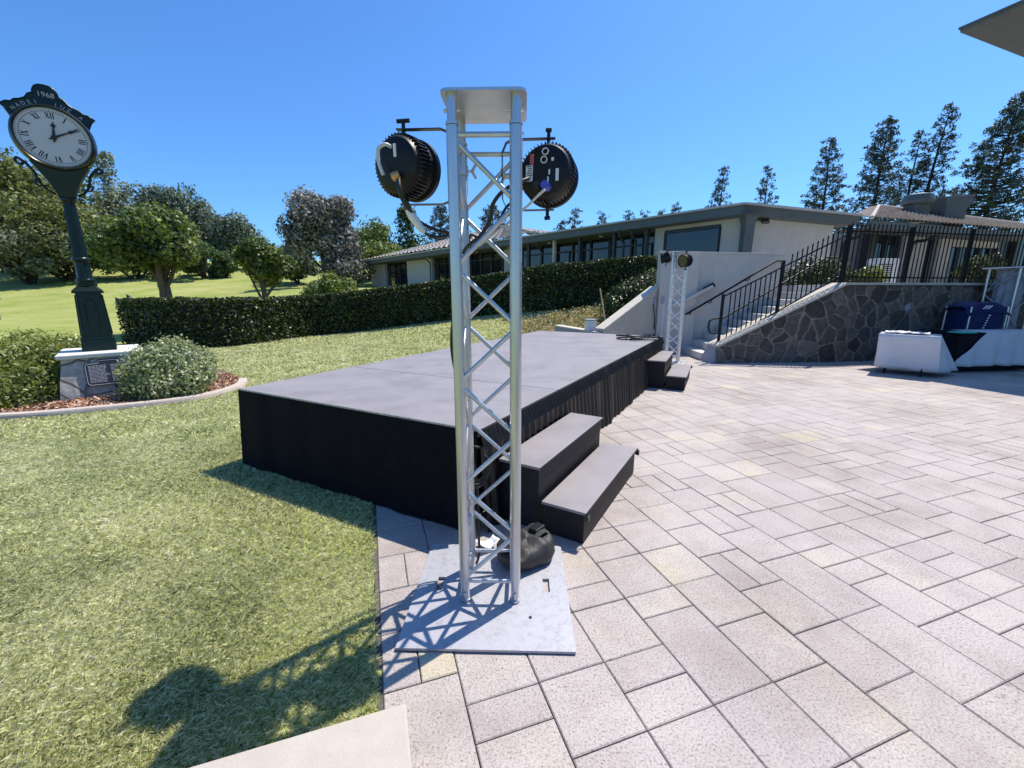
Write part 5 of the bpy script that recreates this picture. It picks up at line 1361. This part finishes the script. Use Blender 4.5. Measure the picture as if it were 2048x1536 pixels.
def build_table(corners, bot, label, labcloth, seed, m, amp=.018):
    c = sum((Vector(p) for p in corners), Vector((0,0,0)))/4
    t = thing('folding_table', label, 'table', (c.x,c.y,0)); ins = [Vector(p)*.94+c*.06 for p in corners]
    MB().prism([(p.x,p.y) for p in ins], .705, .735).build('table_top', M['whiteplastic'], t)
    for p in [Vector(p)*.62+c*.38 for p in corners]: MB().tube([Vector((p.x,p.y,0)), Vector((p.x,p.y,.704))], .015, 8).build('leg', M['iron'], t, smooth=50)
    o = cloth_mesh(corners, bot, .742, amp, seed).build('tablecloth', m, smooth=50, solid=.004); tag(o, labcloth, 'tablecloth')
A1, B1 = G(1758,667,.75), G(1883,673.5,.75); pr = Vector((.71,.71,0))*.60
wing = G(1916,742,.07); hl = G(1749,733,.12); a0_, b0_ = Vector((A1.x,A1.y,0)), Vector((B1.x,B1.y,0))
build_table([a0_, b0_, b0_+pr, a0_+pr], [hl, G(1877,746,.10), wing, a0_+pr*1.06+Z3(.12)], 'folding table under the left white cloth by the stone wall', 'white cloth on the left table in front of the stone wall', 3, M['linen'], amp=.03)
tl, tr_ = G(1970,671,.70), G(2040,670,.70); td = (tr_-tl); td.z = 0; td.normalize(); tn = Vector((-td.y,td.x,0))
L2 = Vector((tl.x,tl.y,0))-td*.52; R2 = Vector((tr_.x,tr_.y,0))+td*.35
cs_ = [L2, R2, R2+tn*.6, L2+tn*.6]; cc_ = sum(cs_, Vector((0,0,0)))/4
build_table(cs_, [Vector((p.x,p.y,.03))+(p-cc_).normalized()*.03 for p in cs_], 'folding table under the white cloth and black shade sheet at the right edge', 'black sheet over the right table standing in for the darkness beneath it', 5, M['tableshade'], amp=.008)  # black sheet added for the darkness under the table
Z2T = .755
# white cloth over the right part of it, its left edge falling in a slant
rows = []
botl = G(1921,741,.09); sl = (Vector((botl.x,botl.y,0))-Vector((tl.x,tl.y,0))).dot(td)
for g in range(10):
    f = g/9; s0 = (.0)+sl*f; r = []
    for i in range(60):
        s = s0+(1.55-s0)*i/59; w = .03*f*math.sin(s*15+noise.noise(Vector((s*3,1,2)))*2)
        p = Vector((tl.x,tl.y,0))+td*s-tn*(.028+.05*f+w); r.append(Vector((p.x,p.y,Z2T-.63*f+.02*f*noise.noise(Vector((s*2,4,4))))))
    rows.append(r)
top = [[Vector((tl.x,tl.y,Z2T))+td*(1.55*i/59)-tn*.028+tn*.62*k/3 for i in range(60)] for k in (3,2,1)]
o = MB().grid(top+rows).build('tablecloth', M['linen'], smooth=60, solid=.004); tag(o, 'white cloth with slanted edge over the black shade sheet on the right table', 'tablecloth')
q = G(1925,664.5,.765); o = MB().box(q, (.34,.24,.02), rz=.15).build('folder', M['greentape'], bevel=.004); tag(o, 'turquoise folder lying on the right table', 'folder')
q = Vector((A1.x,A1.y,.75)).lerp(Vector((B1.x,B1.y,.75)), .45)+pr*.45; rows = []
for i in range(12):
    rows.append([q+Vector((.6*(i/11-.5)*.72, -.6*(i/11-.5)*.72, 0))+pr*.28*(j/7-.5)*1.8+Z3(.006+.05*max(0,.4+noise.noise(Vector((i*.6,j*.6,2))))) for j in range(8)])
o = MB().grid(rows).build('folded_linen', M['linen'], smooth=70, solid=.003); tag(o, 'loose white linen heaped on the left table', 'linen')

# blue covered cart behind the tables
def cart():
    c = D(1948,640,9.0); c.z = 0; t = thing('folding_cart', 'dark blue canvas cart with striped straps behind the right table', 'cart', tuple(c))
    W_, D2, H0, H1 = .74, .5, .45, 1.16
    rows = []
    for k in range(9):
        f = k/8; z = H0+(H1-H0)*f; r = []
        for i in range(49):
            a = 2*math.pi*i/48; e = .35; x = math.copysign(abs(math.cos(a))**e, math.cos(a))*W_/2; y = math.copysign(abs(math.sin(a))**e, math.sin(a))*D2/2
            s = 1+.05*math.sin(f*3.1)+.04*noise.noise(Vector((x*4,y*4,z*4))); r.append(c+Vector((x*s,y*s,z)))
        rows.append(r)
    MB().grid(rows).build('canvas_body', M['bluecloth'], t, smooth=60, solid=.006)
    rows = []
    for k in range(7):
        f = k/6; r = []
        for i in range(25):
            x = -.45+.9*i/24; y = -.29+.58*f; z = H1+.13-.20*(x/.45)**4*.5-.20*((f-.5)*2)**4+.04*noise.noise(Vector((x*5,f*3,1))); r.append(c+Vector((x,y,z)))
        rows.append(r)
    MB().grid(rows).build('lid_cover', M['bluecloth'], t, smooth=60, solid=.008)
    for (x, y) in ((-.38,-.25),(.38,-.25),(.38,.25),(-.38,.25)): MB().tube([c+Vector((x,y,.08)), c+Vector((x,y,1.2))], .016, 8).build('leg', M['alu2'], t, smooth=50)
    for (x, y) in ((-.38,-.25),(.38,-.25),(.38,.25),(-.38,.25)): MB().lathe([(.07,-.02),(.08,0),(.07,.02)], 16, M=Matrix.Rotation(math.pi/2,3,'Y'), c=c+Vector((x,y,.08))).build('wheel', M['black'], t, smooth=50)
    mb = MB()
    for k in range(3): mb.bar(c+Vector((-.20+k*.055,-.305,H1+.0)), c+Vector((-.13+k*.055,-.305,H1+.07)), .018, .006, (0,1,0))
    mb.build('white_stripes', M['sticker'], t)
    mb = MB()
    for k in range(9): mb.bar(c+Vector((-.16+.014*k,-.30,.62+.05*k)), c+Vector((-.12+.014*k,-.30,.635+.05*k)), .02, .006, (0,1,0))
    mb.build('striped_strap', M['sticker'], t)
cart()
def rack():
    c = D(2012,600,9.35); c.z = 0; H_ = D(2005,537,9.35).z; t = thing('truss_plinth', 'wide pale truss tower wrapped in grey cloth behind the right table', 'truss', tuple(c)); yw = R(12); hw = .25
    W = lambda x, y, z: c+rotz((x, y, z), yw)
    MB().box(W(0,0,H_+.012), (.68,.68,.025), rz=yw).build('top_plate', M['whiteplastic'], t, bevel=.006)
    cs = [(-hw,-hw),(hw,-hw),(hw,hw),(-hw,hw)]
    for x, y in cs: MB().tube([W(x,y,0), W(x,y,H_)], .026, 10).build('chord', M['alu'], t, smooth=50)
    for f in range(4):
        (xa, ya), (xb, yb) = cs[f], cs[(f+1) % 4]
        for k in range(4):
            za = .05+k*(H_-.1)/4; zb = za+(H_-.1)/4-.02; p, q = ((xa,ya),(xb,yb)) if (k+f) % 2 == 0 else ((xb,yb),(xa,ya))
            MB().tube([W(*p,za), W(*q,zb)], .013, 8).build('brace', M['alu'], t, smooth=50)
    rows = []
    for g in range(10):
        f = g/9; r = []
        for i in range(61):
            a = 2*math.pi*i/60; rr = .205+.018*math.sin(a*11+2*f)+.02*noise.noise(Vector((math.cos(a)*2,math.sin(a)*2,f*3))); r.append(W(rr*math.cos(a), rr*math.sin(a), H_-.02-f*(H_-.62)))
        rows.append(r)
    MB().grid(rows).build('cloth_wrap', mat('grey_drape', (.26,.26,.28), (.36,.36,.38), scale=5, rough=.85), t, smooth=60, solid=.004)
rack()

# ------------------------------------------------------------------ roof overhang of the building at the right
ZO = 7.0; T0 = G(1920,65,ZO); g1 = (G(2048,10,ZO)-T0).normalized(); g2 = (G(2048,115,ZO)-T0).normalized()
wing_ = thing('tall_building', 'flat grey roof corner of the building at the upper right', 'building', tuple(T0))
def OP(a, b, z=0): return T0+g1*a+g2*b+Z3(z)
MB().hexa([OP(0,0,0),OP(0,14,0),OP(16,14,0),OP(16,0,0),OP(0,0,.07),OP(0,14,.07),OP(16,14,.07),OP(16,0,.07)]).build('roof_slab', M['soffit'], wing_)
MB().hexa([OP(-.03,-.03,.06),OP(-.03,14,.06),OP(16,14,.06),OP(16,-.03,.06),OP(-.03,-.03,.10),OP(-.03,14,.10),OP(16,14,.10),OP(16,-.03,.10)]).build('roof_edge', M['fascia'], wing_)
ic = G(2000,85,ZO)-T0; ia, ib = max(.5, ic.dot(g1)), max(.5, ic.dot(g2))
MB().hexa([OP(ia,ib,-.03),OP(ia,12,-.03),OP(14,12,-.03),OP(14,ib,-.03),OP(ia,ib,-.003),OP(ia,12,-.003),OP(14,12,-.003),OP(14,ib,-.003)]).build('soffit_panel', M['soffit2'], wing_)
MB().hexa([OP(3.4,3.4,-7),OP(3.4,13.5,-7),OP(15.5,13.5,-7),OP(15.5,3.4,-7),OP(3.4,3.4,-.04),OP(3.4,13.5,-.04),OP(15.5,13.5,-.04),OP(15.5,3.4,-.04)]).build('wall', M['stucco'], wing_)

# ------------------------------------------------------------------ light, sky, camera
AZ = 50.0; EL = 62.0
sv = Vector((math.sin(R(AZ))*math.cos(R(EL)), math.cos(R(AZ))*math.cos(R(EL)), math.sin(R(EL))))
sun = bpy.data.lights.new('sun', 'SUN'); sun.energy = 4.6; sun.angle = R(.53); sun.color = (1,.93,.825)
so = bpy.data.objects.new('sun', sun); COL.objects.link(so); so.rotation_euler = sv.to_track_quat('Z', 'Y').to_euler()
w = bpy.data.worlds.new('World'); scene.world = w; w.use_nodes = True; nt = w.node_tree
bg = nt.nodes['Background']; sky = nt.nodes.new('ShaderNodeTexSky'); sky.sky_type = 'NISHITA'; sky.sun_disc = False
sky.sun_elevation = R(EL); sky.sun_rotation = R(AZ); sky.altitude = 100; sky.air_density = 1.0; sky.dust_density = .9; sky.ozone_density = 2.5
mx = nt.nodes.new('ShaderNodeMix'); mx.data_type = 'RGBA'; mx.blend_type = 'MULTIPLY'; mx.inputs[0].default_value = 1; mx.inputs[7].default_value = (.64,1.16,1.75,1)
nt.links.new(sky.outputs[0], mx.inputs[6]); nt.links.new(mx.outputs[2], bg.inputs[0]); bg.inputs[1].default_value = .085
cam = bpy.data.cameras.new('camera'); cam.sensor_width = 36; cam.lens = 36*FPX/2048; cam.clip_end = 4000; cam.clip_start = .05
co = bpy.data.objects.new('camera', cam); COL.objects.link(co); co.location = (0,0,CH); co.rotation_euler = (R(90)-TH,0,0); scene.camera = co
vs = scene.view_settings; vs.view_transform = 'Standard'; vs.look = 'None'; vs.exposure = .45; vs.gamma = 1
scene.render.resolution_x = 1024; scene.render.resolution_y = 768
